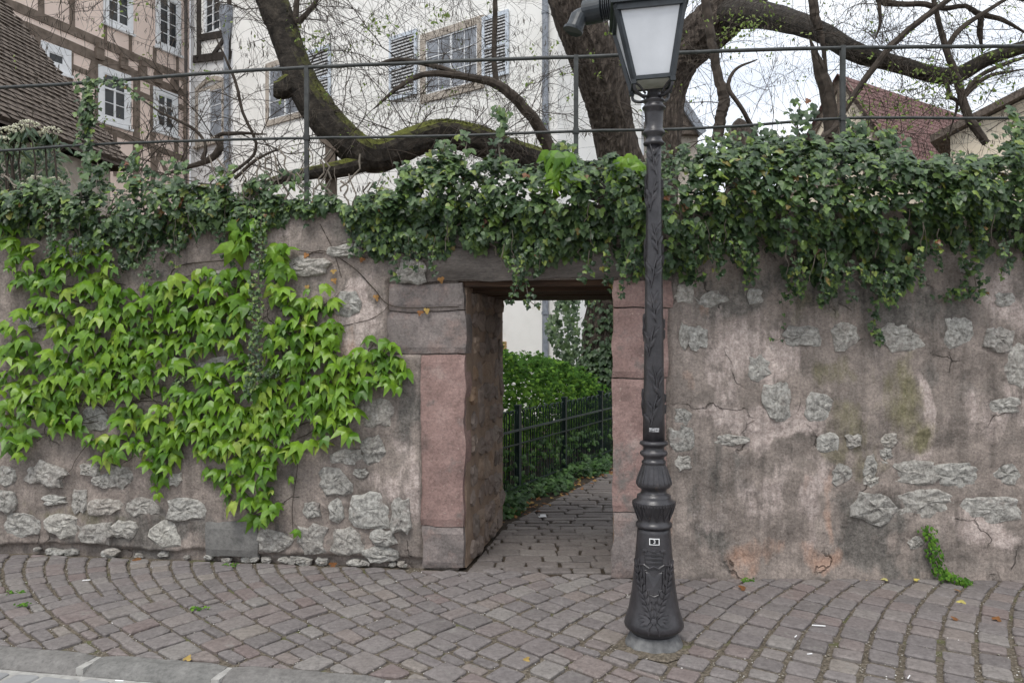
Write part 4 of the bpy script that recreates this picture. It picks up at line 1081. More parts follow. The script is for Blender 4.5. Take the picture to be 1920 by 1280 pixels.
# ------------------------------------------------------------------ iron railing on the wall
rail = empty('railing', (0, 5.7, TOP)); tag(rail, 'thin grey iron railing with two rails on top of the garden wall', 'railing')
RO = -.20
for pts, r_ in (([(-120, 172), (165, 155), (400, 137), (575, 127), (850, 115), (1080, 107), (1300, 98), (1580, 90), (1800, 88), (2040, 86)], .0135), ([(-120, 292), (165, 272), (400, 263), (575, 259), (850, 255), (1080, 246), (1330, 240), (1580, 222), (1800, 222), (2040, 221)], .0105)):
    q = [wallpt(float(a_[0]), float(a_[1]) + uni(-.5, .5), RO) for a_ in spline(pts, 5)]
    for p in q: p.x *= 1; 
    m = MB().tube([Vector((p.x * 1.0, p.y, p.z)) for p in q], r_, 8); m.build('rail', MAT['rail'], rail, smooth=True)
for (px, pt) in ((165, 152), (575, 124), (1080, 104), (1580, 86)):
    t_ = wallpt(px, pt, RO); m = MB()
    m.bar(V(t_.x, t_.y, TOP - .02), V(t_.x, t_.y, t_.z), .031, .031, up=(0, 1, 0))
    lo = wallpt(px, np.interp(px, [165, 575, 1080, 1580], [272, 259, 246, 222]), RO)
    m.bar(lo - V(0, 0, .018), lo + V(0, 0, .018), .042, .042, up=(0, 1, 0))
    m.build('post', MAT['rail'], rail)
# ivy round the left post
th = empty('ivy', tuple(wallpt(165, 340, -.1))); tag(th, 'ivy wound round the leftmost railing post and along its top rail', 'ivy')
lv = Leaves(IVY); st = MB()
strand(lv, st, [(168, 350, -.16), (165, 280, -.17), (162, 215, -.17), (164, 150, -.17)], 110, mid, .006, .06, lambda: uni(.1, .97))
strand(lv, st, [(155, 155, -.17), (200, 150, -.17), (235, 160, -.16), (262, 182, -.14)], 60, small, .004, .05)
strand(lv, st, [(180, 160, -.17), (176, 200, -.17), (172, 230, -.17)], 40, small, .003, .05)
st.build('stems', MAT['twig'], th, kind='stuff'); lv.split('leaf', 'leaves', MAT['ivy'], th, 80)
# ------------------------------------------------------------------ the street lamp
lamp = empty('street_lamp', LAMP); tag(lamp, 'black cast iron street lamp with square frosted lantern standing on the pavement', 'street lamp')
LS = F / LAMP.y
def lz(py): return EH + (CY - py) / LS
PROF_PLINTH = [(54, 1206), (53.5, 1203), (50, 1196), (47, 1190), (44, 1184)]
PROF_BASE = [(40, 1189), (41, 1184), (47, 1178), (54, 1172), (55.5, 1167), (54, 1160), (50.5, 1150), (47, 1138), (44, 1122), (41.2, 1105), (39, 1085), (36.8, 1062), (34.5, 1040), (32.5, 1015), (31, 995), (30.2, 987)]
PROF_NECK = [(33.2, 986), (34, 983), (33.2, 979), (29.5, 977), (30, 970), (33, 960), (36.5, 950), (38.5, 944), (39.5, 941), (38.5, 938), (32, 935), (31.5, 931), (31, 927), (25, 924), (23, 920), (23.5, 916), (30, 912), (32.5, 907), (32, 902), (29, 892), (25, 880), (22, 871), (21.5, 868), (23, 866), (21.8, 863), (19.5, 861), (19, 858), (21, 855), (25, 852), (26, 849), (24.5, 845), (20, 843), (19.5, 838), (22, 835), (26.5, 832), (27, 830), (25.5, 827), (21, 825)]
PROF_SHAFT = [(20.6, 825), (20, 780), (19.4, 740), (18.6, 690), (17.6, 620), (16.4, 540), (15.4, 460), (14.6, 380), (14, 320), (13.6, 272)]
PROF_CAP = [(14, 274), (19, 272), (20, 269), (16.5, 265), (15, 262), (15.2, 256), (20.5, 252), (21, 249), (19, 246), (16.5, 243), (16.8, 230), (17.5, 215), (18.8, 207), (21.5, 205), (22, 202), (17.5, 198), (17, 194), (20, 192), (20.5, 189), (16, 186), (13, 178), (12, 170)]
def prof(pl): return [(r_ / LS, lz(y)) for r_, y in pl]
base_c = V(LAMP.x, LAMP.y, 0)
def lathe(name, pl, mat, n=40): return MB().lathe(prof(pl), base_c, n).build(name, mat, lamp, smooth=True)
lathe('plinth', PROF_PLINTH, MAT['irondust']); lathe('base', PROF_BASE, MAT['iron']); lathe('neck', PROF_NECK, MAT['iron']); lathe('shaft', PROF_SHAFT, MAT['iron'], 28); lathe('capital', PROF_CAP, MAT['iron'], 28)
ALLP = sorted([(y, r_) for r_, y in PROF_BASE + PROF_SHAFT])
def lr(z): 
    py = CY - (z - EH) * LS
    return float(np.interp(py, [a_[0] for a_ in ALLP], [a_[1] for a_ in ALLP])) / LS
FACE = math.atan2(-LAMP.y, -LAMP.x)            # the side towards the street
def onlamp(s_, z, h, f0=0.0):
    r0 = lr(z); an = FACE + f0 + s_ / max(r0, .02)
    return base_c + V(math.cos(an) * (r0 + h), math.sin(an) * (r0 + h), z)
def relief(mb, pts, h, f0=0.0):
    """raised flat ornament from an outline (arc offset, height)"""
    n = len(pts); cs = sum(p[0] for p in pts) / n; cz = sum(p[1] for p in pts) / n
    lo = [onlamp(s_, z, -.002, f0) for s_, z in pts]; hi = [onlamp(cs + (s_ - cs) * .8, cz + (z - cz) * .86, h, f0) for s_, z in pts]
    c = onlamp(cs, cz, h * 1.15, f0)
    mb.add(lo + hi + [c], [(i, (i + 1) % n, n + (i + 1) % n, n + i) for i in range(n)] + [(n + i, n + (i + 1) % n, 2 * n) for i in range(n)])
def ridge(mb, pts, h, wd, f0=0.0):
    q = [onlamp(s_, z, h * .3, f0) for s_, z in pts]
    mb.tube(q, [wd * (.6 + .4 * math.sin(math.pi * (i + .5) / len(q))) for i in range(len(q))], 6)
def leaflet(mb, s_, z, an, ln, wd, h, f0=0.0):
    dx, dz = math.sin(an), math.cos(an); qx, qz = dz, -dx
    pts = [(s_, z), (s_ + dx * ln * .35 + qx * wd, z + dz * ln * .35 + qz * wd), (s_ + dx * ln * .7 + qx * wd * .7, z + dz * ln * .7 + qz * wd * .7), (s_ + dx * ln, z + dz * ln), (s_ + dx * ln * .7 - qx * wd * .7, z + dz * ln * .7 - qz * wd * .7), (s_ + dx * ln * .35 - qx * wd, z + dz * ln * .35 - qz * wd)]
    relief(mb, pts, h, f0)
px2 = 1.0 / LS
mb = MB()                                       # laurel sprigs winding up the shaft
for k, py in enumerate((796, 742, 668, 606, 540, 478, 398, 330)):
    f0 = (-.25, .5, -.55, .3, -.35, .55, -.5, .3)[k % 8]; z = lz(py); sg = 1 if k % 2 == 0 else -1
    ridge(mb, [(0, z), (sg * 4 * px2, z + 18 * px2), (sg * 6 * px2, z + 38 * px2), (sg * 11 * px2, z + 58 * px2)], .009, .0065, f0)
    for q in range(4):
        zz = z + (4 + q * 10) * px2; s_ = sg * (1 + q * 2.0) * px2
        leaflet(mb, s_, zz, uni(.35, .7) * (1 if q % 2 else -1), uni(22, 32) * px2, 3.6 * px2, .010, f0)
for f0 in (2.2, 3.4, 4.4):                      # the same on the far side
    for py in (780, 640, 500, 380):
        z = lz(py); ridge(mb, [(0, z), (4 * px2, z + 20 * px2), (8 * px2, z + 44 * px2)], .009, .0065, f0)
        for q in range(4): leaflet(mb, 0, z + q * 10 * px2, (.5 if q % 2 else -.5), 26 * px2, 3.6 * px2, .010, f0)
mb.build('laurel_relief', MAT['iron'], lamp, kind='stuff')
mb = MB()                                       # crown, shield and palm fronds on the base
Z = lambda py: lz(py)
for (y, hw, th_) in ((1029, 20, 3.2), (1037, 19, 2.6), (1044, 18, 2.6)): relief(mb, [(-hw * px2, Z(y + th_)), (0, Z(y + th_ + .8)), (hw * px2, Z(y + th_)), (hw * px2, Z(y - th_)), (0, Z(y - th_ + .8)), (-hw * px2, Z(y - th_))], .007)
for s_ in (-16, 0, 16): relief(mb, [((s_ + a_) * px2, Z(1025 + b_)) for a_, b_ in ((-5, 3), (5, 3), (6, -2), (0, -5), (-6, -2))], .009)
ridge(mb, [(-30 * px2, Z(1052)), (-18 * px2, Z(1050)), (-8 * px2, Z(1056)), (0, Z(1052)), (8 * px2, Z(1056)), (18 * px2, Z(1050)), (30 * px2, Z(1052))], .012, .008)
OUT = [(-17, 1060), (17, 1060), (17, 1092), (10, 1095), (8, 1102), (0, 1105), (-8, 1102), (-10, 1095), (-17, 1092)]
relief(mb, [(a_ * px2, Z(b_)) for a_, b_ in OUT[::-1]], .005)
ridge(mb, [(a_ * px2, Z(b_)) for a_, b_ in OUT + OUT[:1]], .012, .0045)
ridge(mb, [(-24 * px2, Z(1056)), (-24 * px2, Z(1080)), (-22 * px2, Z(1100))], .010, .005); ridge(mb, [(24 * px2, Z(1056)), (24 * px2, Z(1080)), (22 * px2, Z(1100))], .010, .005)
for sg in (-1, 1):
    ridge(mb, [(0, Z(1146)), (sg * 12 * px2, Z(1130)), (sg * 24 * px2, Z(1108)), (sg * 32 * px2, Z(1075)), (sg * 33 * px2, Z(1052))], .008, .005)
    for q in range(9):
        t_ = q / 8; s_ = sg * (4 + 29 * t_) * px2; zz = Z(1142 - 85 * t_)
        leaflet(mb, s_, zz, sg * .9, 20 * px2, 3.4 * px2, .008); leaflet(mb, s_, zz, -sg * .2, 18 * px2, 3 * px2, .007)
    for an in (1.25, 1.6, 2.0): leaflet(mb, sg * 3 * px2, Z(1146), sg * an, 27 * px2, 4 * px2, .009)
    ridge(mb, [(0, Z(1147)), (sg * 7 * px2, Z(1158)), (sg * 10 * px2, Z(1172))], .006, .004)
    ridge(mb, [(sg * 2 * px2, Z(1128)), (sg * 9 * px2, Z(1114)), (sg * 3 * px2, Z(1112)), (0, Z(1118))], .008, .004)
relief(mb, [(6 * math.cos(a_) * px2, Z(1146) + 6 * math.sin(a_) * px2) for a_ in np.linspace(0, 6.28, 9)[:-1]], .011)
mb.build('coat_of_arms_relief', MAT['iron'], lamp, kind='stuff')
mb = MB()                                       # leaves on the bowl and the fluted bulb
NP_ = sorted([(y, r_) for r_, y in PROF_NECK])
def nr(py): return float(np.interp(py, [a_[0] for a_ in NP_], [a_[1] for a_ in NP_])) / LS
for k in range(18):
    an = 2 * math.pi * k / 18
    d = V(math.cos(an), math.sin(an), 0)
    q = [base_c + d * (nr(y) - .001) + V(0, 0, lz(y)) for y in (871, 878, 886, 894, 902, 907)]
    mb.tube(q, [.002, .0035, .0045, .0055, .006, .004], 6)
for k in range(12):
    an = 2 * math.pi * k / 12
    d = V(math.cos(an), math.sin(an), 0); t_ = V(-d.y, d.x, 0)
    for sg in (-1, 1): mb.tube([base_c + d * (nr(y) + .001) + t_ * sg * o_ * px2 + V(0, 0, lz(y)) for y, o_ in ((972, 0), (964, 3.5), (955, 6), (946, 7))], [.0025, .004, .0045, .002], 6)
for k in range(44):
    an = 2 * math.pi * k / 44; d = V(math.cos(an), math.sin(an), 0)
    mb.cbox(base_c + d * (nr(942) - .002) + V(0, 0, lz(942)), .010, .009, .018, an)
mb.build('bowl_relief', MAT['iron'], lamp, kind='stuff')
# number plate and band
def curved(name, py0, py1, hw, mat, h, parent):
    m = MB(); vs = []
    for i in range(7):
        s_ = (-hw + 2 * hw * i / 6) * px2
        vs += [onlamp(s_, lz(py1), h, .03), onlamp(s_, lz(py0), h, .03)]
    m.add(vs, [(2 * i, 2 * i + 2, 2 * i + 3, 2 * i + 1) for i in range(6)]); return m.build(name, mat, parent)
plate = curved('number_plate', 1001, 1013, 9, MAT['white'], .004, lamp)
curved('plate_field', 1002.6, 1011.4, 7.4, MAT['black'], .0055, plate)
fc = bpy.data.curves.new('digit', 'FONT'); fc.body = '3'; fc.size = 9.5 * px2; fc.align_x = 'CENTER'; fc.align_y = 'CENTER'; fc.extrude = .0004; fc.offset = .0001
fc.materials.append(MAT['white'])
dg = bpy.data.objects.new('digit', text_mesh(fc)); col.objects.link(dg); dg.parent = plate
c = onlamp(0, lz(1007), .0068, .03); nrm = onlamp(0, lz(1007), 1, .03) - c; nrm.z = 0; nrm.normalize()
xax = V(0, 0, 1).cross(nrm); dg.matrix_parent_inverse = world_of(plate).inverted(); dg.matrix_basis = Matrix.Translation(c) @ Matrix((xax, V(0, 0, 1), nrm)).transposed().to_4x4()
curved('metal_band', 799.5, 807, 9, MAT['silver'], .004, lamp)
# lantern: built upright about its foot, then turned a little and leaning slightly as in the photograph
hb, ht_, H = .098, .172, .37
lan = empty('lantern_pivot') if False else None
LZ = lz(158)
rot = Matrix.Rotation(R(-3.2), 4, 'Y') @ Matrix.Rotation(R(-6), 4, 'Z')
LMX = Matrix.Translation(V(LAMP.x - .012, LAMP.y, LZ)) @ rot
def tl(p): return LMX @ Vector(p)
def lbuild(m, name, mat, parent, smooth=False):
    m.v = [tuple(tl(p)) for p in m.v]; return m.build(name, mat, parent, smooth)
cb = [V(-hb, -hb, 0), V(hb, -hb, 0), V(hb, hb, 0), V(-hb, hb, 0)]; ct = [V(-ht_, -ht_, H), V(ht_, -ht_, H), V(ht_, ht_, H), V(-ht_, ht_, H)]
m = MB()
for k in range(4):
    m.bar(cb[k] - (ct[k] - cb[k]) * .03, ct[k], .024, .024, up=(cb[k].x, cb[k].y, 0))
    a_, b_ = cb[k], cb[(k + 1) % 4]; m.bar(a_ + V(0, 0, .008), b_ + V(0, 0, .008), .018, .020)
    a_, b_ = ct[k], ct[(k + 1) % 4]; m.bar(a_ - V(0, 0, .014), b_ - V(0, 0, .014), .022, .034)
    m.cbox(cb[k] * 1.03 - V(0, 0, .012), .026, .026, .024)
lantern = lbuild(m, 'lantern', MAT['lanternmetal'], lamp)
for k in range(4):
    a_, b_, c_, d_ = cb[k] * .965 + V(0, 0, .015), cb[(k + 1) % 4] * .965 + V(0, 0, .015), ct[(k + 1) % 4] * .965 + V(0, 0, -.01), ct[k] * .965 + V(0, 0, -.01)
    q = MB(); a2 = [V(p.x * .975, p.y * .975, p.z) for p in (a_, b_, c_, d_)]
    q.add([a_, b_, c_, d_] + a2, [(0, 1, 2, 3), (7, 6, 5, 4), (0, 4, 5, 1), (1, 5, 6, 2), (2, 6, 7, 3), (3, 7, 4, 0)])
    lbuild(q, 'pane', MAT['frost'], lantern)
q = MB(); q.box(V(-hb * .93, -hb * .93, .002), V(hb * 1.86, 0, 0), V(0, hb * 1.86, 0), V(0, 0, .004)); lbuild(q, 'floor_pane', MAT['frostdirty'], lantern)
m = MB(); ev = ht_ + .028                       # roof: eaves board, hipped cap and chimney
m.box(V(-ev, -ev, H), V(2 * ev, 0, 0), V(0, 2 * ev, 0), V(0, 0, .016))
e1 = ht_ - .015
vs = [V(-e1, -e1, H + .016), V(e1, -e1, H + .016), V(e1, e1, H + .016), V(-e1, e1, H + .016)] + [V(x * .075, y * .075, H + .19) for x, y in ((-1, -1), (1, -1), (1, 1), (-1, 1))]
m.add(vs, [(0, 1, 5, 4), (1, 2, 6, 5), (2, 3, 7, 6), (3, 0, 4, 7), (4, 5, 6, 7)])
m.cbox(V(0, 0, H + .22), .12, .12, .06); m.cbox(V(0, 0, H + .262), .17, .17, .02)
lbuild(m, 'lantern_roof', MAT['lanternmetal'], lantern)
topz = lz(184)
for k in range(4):
    m = MB(); q = tl(cb[k] * 1.0); o_ = base_c + V((q.x - base_c.x) * .32, (q.y - base_c.y) * .32, topz)
    md = base_c + V((q.x - base_c.x) * .95, (q.y - base_c.y) * .95, topz + (q.z - topz) * .30)
    m.tube([Vector(p) for p in spline([o_, (o_ + md) / 2 + V(0, 0, -.012), md, q + V(0, 0, -.006)], 5)], .0085, 8)
    m.tube([Vector(p) for p in spline([q + V(0, 0, -.01), (q + md) / 2 + V((base_c.x - q.x) * .25, (base_c.y - q.y) * .25, .0), base_c + V((q.x - base_c.x) * .42, (q.y - base_c.y) * .42, topz + .012)], 5)], .006, 8)
    m.build('bracket', MAT['iron'], lamp, smooth=True)
# round floodlight on an arm beside the lantern
fcn = P(1112, 22, 4.5); m = MB()
ax = V(.9, -.35, .05).normalized()
m.tube([fcn - ax * .055, fcn - ax * .05, fcn + ax * .052, fcn + ax * .056], [.060, .068, .068, .058], 24)
fl_ = m.build('floodlight', MAT['lanternmetal'], lamp, smooth=False)
m = MB()
for k in range(7):
    cc = fcn + ax * (.064 + k * .012); m.tube([cc, cc + ax * .004], .066, 20)
m.tube([fcn + ax * .05, fcn + ax * .16], .03, 10)
m.build('cooling_fin', MAT['lanternmetal'], fl_)
m = MB(); e0 = fcn - ax * .055; e1 = P(1085, 34, 4.5); e2 = P(1075, 58, 4.48)
m.tube([e0 + V(0, 0, -.01), e1 + V(0.01, 0, .006), e1, (e1 + e2) / 2, e2], [.045, .047, .05, .048, .052], 18); m.tube([e2 + V(.002, 0, .012), e2 - V(.003, 0, .003)], .058, 18)
m.build('hood', MAT['lanternmetal'], fl_)
m = MB(); top = tl(V(0, 0, H + .25))
m.tube([Vector(p) for p in spline([fcn + ax * .15, fcn + ax * .2 + V(0, 0, .12), (fcn + top) / 2 + V(0, 0, .28), top + V(0, 0, .05), top], 5)], .016, 10)
m.bar(fcn + ax * .145 + V(0, 0, -.05), fcn + ax * .145 + V(0, 0, .14), .02, .05, up=(0, 1, 0))
m.build('arm', MAT['lanternmetal'], fl_)
# sandy mortar collar round the plinth
m = MB(); vs = []; n = 26
for k in range(n):
    an = 6.2832 * k / n; r_ = uni(.185, .235); vs.append((LAMP.x + r_ * math.cos(an), LAMP.y + r_ * math.sin(an), -.010))
for k in range(n):
    an = 6.2832 * k / n; vs.append((LAMP.x + .15 * math.cos(an), LAMP.y + .15 * math.sin(an), uni(-.002, .006)))
m.add(vs, [(k, (k + 1) % n, n + (k + 1) % n, n + k) for k in range(n)] + [tuple(range(n, 2 * n))])
m.build('bedding_collar', MAT['grit'], lamp)
# ------------------------------------------------------------------ houses behind the garden
class Facade:
    """a vertical plane: o a point on it, d its direction to the right as seen, n its outward normal"""
    def __init__(s, o, d):
        s.o = Vector(o); s.d = Vector(d).normalized(); s.n = V(s.d.y, -s.d.x, 0)
    def uz(s, px, py):
        k = (px - CX) / F
        u = (k * s.o.y - s.o.x) / (s.d.x - k * s.d.y); Y = s.o.y + u * s.d.y
        return u, EH + (CY - py) / F * Y
    def pt(s, u, z, h=0.0): return s.o + s.d * u + s.n * h + V(0, 0, z)
    def box(s, mb, u0, u1, z0, z1, h0, h1): return mb.box(s.pt(u0, z0, h0), s.d * (u1 - u0), s.n * (h1 - h0), V(0, 0, z1 - z0))
    def beam(s, mb, p, q, wd, h0, h1):
        a_ = s.pt(*s.uz(*p)); b_ = s.pt(*s.uz(*q)); return mb.bar(a_ + s.n * (h0 + h1) / 2, b_ + s.n * (h0 + h1) / 2, h1 - h0, wd)
    def rect(s, xl, xr, yt, yb):
        xc = (xl + xr) / 2
        return s.uz(xl, 300)[0], s.uz(xr, 300)[0], s.uz(xc, yb)[1], s.uz(xc, yt)[1]
def window(f, par, rc, trim=.14, trimmat='whitepaint', cols=2, rows=3, glass='glass', depth=.10, sash=.035, bar_=.022, sill=True, transom=None):
    u0, u1, z0, z1 = rc
    m = MB()
    f.box(m, u0, u0 + trim, z0, z1, -.02, .045); f.box(m, u1 - trim, u1, z0, z1, -.02, .045)
    f.box(m, u0 + trim, u1 - trim, z1 - trim, z1, -.02, .042); f.box(m, u0 + trim, u1 - trim, z0, z0 + trim, -.02, .042)
    win = m.build('window', MAT[trimmat], par)
    a0, a1, b0, b1 = u0 + trim, u1 - trim, z0 + trim, z1 - trim
    m = MB(); e = sash
    f.box(m, a0, a0 + e, b0, b1, .004, .03); f.box(m, a1 - e, a1, b0, b1, .004, .03); f.box(m, a0 + e, a1 - e, b0, b0 + e, .004, .028); f.box(m, a0 + e, a1 - e, b1 - e, b1, .004, .028)
    mid_ = (a0 + a1) / 2
    if cols == 2: f.box(m, mid_ - e * .8, mid_ + e * .8, b0 + e, b1 - e, .004, .034)
    if cols == 4:
        f.box(m, mid_ - e * .8, mid_ + e * .8, b0 + e, b1 - e, .004, .034)
        for q in (.25, .75): f.box(m, a0 + (a1 - a0) * q - bar_ / 2, a0 + (a1 - a0) * q + bar_ / 2, b0 + e, b1 - e, .004, .022)
    if transom: f.box(m, a0 + e, a1 - e, b0 + (b1 - b0) * transom - e * .7, b0 + (b1 - b0) * transom + e * .7, .004, .040)
    for r_ in range(1, rows):
        z = b0 + (b1 - b0) * r_ / rows; f.box(m, a0 + e, a1 - e, z - bar_ / 2, z + bar_ / 2, .004, .020)
    m.build('sash', MAT['whitepaint'], win)
    for c_ in range(cols):
        for r_ in range(rows):
            m = MB(); ua, ub = a0 + (a1 - a0) * c_ / cols + .004, a0 + (a1 - a0) * (c_ + 1) / cols - .004; za, zb = b0 + (b1 - b0) * r_ / rows + .004, b0 + (b1 - b0) * (r_ + 1) / rows - .004
            f.box(m, ua, ub, za, zb, .001, .006); m.build('pane', MAT[glass], win)
    if sill:
        m = MB(); f.box(m, u0 - .04, u1 + .04, z0 - .07, z0 - .002, -.02, .10); m.build('sill', MAT[trimmat], win)
    return win
def shutter(f, par, rc, frm='bluepaint', slat='slat', n=18, mid_=.5):
    u0, u1, z0, z1 = rc; m = MB(); e = .07
    f.box(m, u0, u0 + e, z0, z1, .03, .075); f.box(m, u1 - e, u1, z0, z1, .03, .075)
    for (za, zb) in ((z0, z0 + e), (z1 - e * 1.3, z1), (z0 + (z1 - z0) * mid_ - e / 2, z0 + (z1 - z0) * mid_ + e / 2)): f.box(m, u0 + e, u1 - e, za, zb, .032, .073)
    sh = m.build('shutter', MAT[frm], par)
    m = MB()
    for k in range(n):
        z = z0 + e + (z1 - z0 - 2.2 * e) * (k + .5) / n; h = (z1 - z0) / n * .62
        m.box(f.pt(u0 + e, z - h / 2, .068), f.d * (u1 - u0 - 2 * e), -f.n * .03 + V(0, 0, h), V(0, 0, .008) + f.n * .004)
    m.build('louvre', MAT[slat], sh, kind='stuff')
    m = MB(); f.box(m, u0 + e, u1 - e, z0 + e, z1 - e, .022, .028); m.build('louvre_back', MAT['slatback'], sh)
    return sh

# white house ------------------------------------------------------
WF = Facade((0.925, 16.0, 0), (1.309, -1, 0))
white = empty('white_house', (-2, 19, 0)); tag(white, 'white rendered house with pale blue louvred shutters behind the bare branches', 'house')
uL = WF.uz(437, 300)[0]
m = MB(); WF.box(m, uL, 0, -.05, 13, -3.6, 0); m.build('wall', MAT['whitewash'], white)
m = MB(); WF.box(m, uL - .2, .25, 13, 13.3, -4, .35)
a_, b_ = WF.pt(uL - .2, 13.3, .35), WF.pt(.25, 13.3, .35); c_, d_ = WF.pt(uL - .2, 17, -3.0), WF.pt(.25, 17, -3.0)
m.add([a_, b_, d_, c_, WF.pt(uL - .2, 13.3, -6), WF.pt(.25, 13.3, -6)], [(0, 1, 2, 3), (3, 2, 5, 4), (1, 5, 2), (0, 3, 4)])
m.build('roof', MAT['browntile'], white)
window(WF, white, WF.rect(790, 908, 48, 180), trim=.17, trimmat='tanstone', cols=4, rows=3, glass='paleglass', sill=False)
shutter(WF, white, WF.rect(907, 956, 27, 146)); shutter(WF, white, WF.rect(733, 784, 64, 184))
shutter(WF, white, WF.rect(574, 622, 92, 208), slat='slat'); window(WF, white, WF.rect(500, 574, 108, 228), trim=.15, trimmat='tanstone', cols=2, rows=3, glass='paleglass', sill=False)
m = MB(); u = WF.uz(1027, 300)[0]
m.tube([WF.pt(u, z, .09) for z in (-.05, 3, 6, 9, 13)], .065, 12)
for z in (2.15, 5.2, 8.3): m.tube([WF.pt(u, z, .09), WF.pt(u, z + .06, .09)], .078, 12)
m.build('drain_pipe', MAT['zinc'], white, smooth=False)
m = MB(); rc = WF.rect(934, 950, 640, 682); f_ = WF
WF.box(m, rc[0], rc[1], rc[3] - .24, rc[3], .0, .025); sg = m.build('notice_board', MAT['ochre'], white)
m = MB(); WF.box(m, rc[0], rc[1] - .03, rc[2], rc[3] - .19, .026, .032); m.build('notice_paper', MAT['white'], sg)
fc = bpy.data.curves.new('lettering', 'FONT'); fc.body = 'UO'; fc.size = .11; fc.extrude = .001; fc.materials.append(MAT['black'])
o = bpy.data.objects.new('lettering', text_mesh(fc)); col.objects.link(o); o.parent = sg; o.matrix_parent_inverse = world_of(sg).inverted()
o.matrix_basis = Matrix.Translation(WF.pt(rc[1] - .20, rc[2] + .12, .035)) @ Matrix((WF.d, V(0, 0, 1), WF.n)).transposed().to_4x4()

# narrow bay between the white and the half-timbered house ----------
bay = empty('stair_bay', (-9, 23, 0)); tag(bay, 'narrow white bay with dark timbers and arched window between the two houses', 'house')
uB = WF.uz(356, 300)[0]
m = MB(); WF.box(m, uB, uL - .004, -.05, 14, -3.0, -.012); m.build('wall', MAT['greywash'], bay)
zb = WF.uz(395, 108)[1]
m = MB(); WF.box(m, uB + .25, uL - .006, zb, 13.9, -.011, .0); m.build('upper_wall', MAT['whitewash'], bay)
m = MB()
for (p, q, wd) in (((364, 112), (434, 103), .22), ((375, -60), (375, 108), .16), ((375, 72), (432, 62), .20), ((432, -60), (430, 100), .16), ((430, 62), (398, 108), .14)): WF.beam(m, p, q, wd, -.02, .05)
m.build('timber', MAT['darkbeam'], bay)
window(WF, bay, WF.rect(384, 418, -14, 66), trim=.10, cols=2, rows=4, glass='glass', sill=False)
aw = window(WF, bay, WF.rect(368, 424, 162, 268), trim=.16, trimmat='tanstone', cols=2, rows=3, glass='paleglass')
m = MB(); u0, u1, z0, z1 = WF.rect(368, 424, 162, 268)
for k in range(8):
    t0, t1 = k / 8, (k + 1) / 8
    m.bar(WF.pt(u0 + (u1 - u0) * t0, z1 + .22 * math.sin(math.pi * t0), .02), WF.pt(u0 + (u1 - u0) * t1, z1 + .22 * math.sin(math.pi * t1), .02), .06, .12)
m.build('arch', MAT['tanstone'], aw)
m = MB(); WF.box(m, u0 + .22, u0 + (u1 - u0) * .52, z0 + .1, z1 - .1, .03, .05); m.build('white_shutter', MAT['whitepaint'], aw)
m = MB(); u = WF.uz(431, 300)[0]; m.tube([WF.pt(u, z, .12) for z in (-.05, 4, 8, 11.2)], .075, 12); z = WF.uz(434, 46)[1]
m.tube([WF.pt(u, z - .5, .12), WF.pt(u, z - .15, .12), WF.pt(u, z + .2, .12), WF.pt(u, z + .5, .12)], [.08, .15, .2, .2], 10); m.build('drain_pipe', MAT['zinc'], bay)
m = MB(); u = WF.uz(357, 300)[0]; m.tube([WF.pt(u, z, .16) for z in (-.05, 4, 8, 13)], .06, 10); m.build('down_pipe', MAT['brownpipe'], bay)

# half-timbered house ----------------------------------------------
co = WF.pt(uB, 0, 0)
HF = Facade((co.x, co.y, 0), (0.455, 1, 0)); HF.n = V(HF.d.y, -HF.d.x, 0)
half = empty('half_timbered_house', (-11, 21, 0)); tag(half, 'salmon half timbered house with white framed windows at far left', 'house')
uH = HF.uz(-70, 300)[0]
m = MB(); HF.box(m, uH, -.004, -.05, 13.2, -4, 0); m.build('wall', MAT['pinkwash'], half)
BEAMS = [((-60, -28), (27, 12), .22), ((27, 12), (250, 107), .24), ((250, 107), (352, 150), .22), ((-60, 5), (47, 50), .24), ((47, 50), (250, 138), .26), ((250, 138), (352, 178), .22),
         ((76, -40), (77, 28), .16), ((134, -40), (135, 55), .14), ((196, 45), (196, 82), .12), ((243, 66), (243, 102), .12), ((290, 88), (289, 122), .12), ((331, 108), (331, 140), .12),
         ((70, 62), (72, 110), .16), ((132, 98), (130, 190), .16), ((177, 112), (169, 146), .18), ((134, 125), (178, 143), .14), ((256, 142), (255, 330), .22), ((285, 160), (286, 340), .14), ((331, 172), (330, 330), .14), ((258, 175), (288, 188), .16), ((331, 198), (352, 208), .16), ((186, 238), (350, 300), .18), ((215, 250), (216, 330), .12), ((300, 276), (290, 320), .12), ((292, 276), (310, 320), .12), ((345, 150), (345, 330), .14), ((182, 116), (180, 330), .14)]
for p, q, wd in BEAMS:
    m = MB(); hh = uni(.02, .035); HF.beam(m, p, q, wd, -.02, hh); m.build('beam', MAT['beam'], half)
for (x, y) in ((184, 98), (229, 116), (265, 131), (294, 143), (325, 157)):
    u, z = HF.uz(x, y); m = MB()
    m.box(HF.pt(u - .12, z - .22, -.02), HF.d * .24, HF.n * .13, V(0, 0, .3)); m.box(HF.pt(u - .09, z + .08, -.02), HF.d * .18, HF.n * .16, V(0, 0, .14)); m.build('joist_end', MAT['beam'], half)
window(HF, half, HF.rect(193, 248, -40, 54), trim=.14, cols=2, rows=4); window(HF, half, HF.rect(291, 338, -8, 96), trim=.14, cols=2, rows=4)
window(HF, half, HF.rect(75, 132, 86, 134), trim=.20, cols=1, rows=1); window(HF, half, HF.rect(183, 244, 132, 234), trim=.17, cols=2, rows=3, transom=.66); window(HF, half, HF.rect(286, 332, 170, 250), trim=.17, cols=2, rows=3, transom=.66)
m = MB(); HF.box(m, uH, .1, 13.2, 13.5, -4.2, .4); m.build('eaves', MAT['beam'], half)

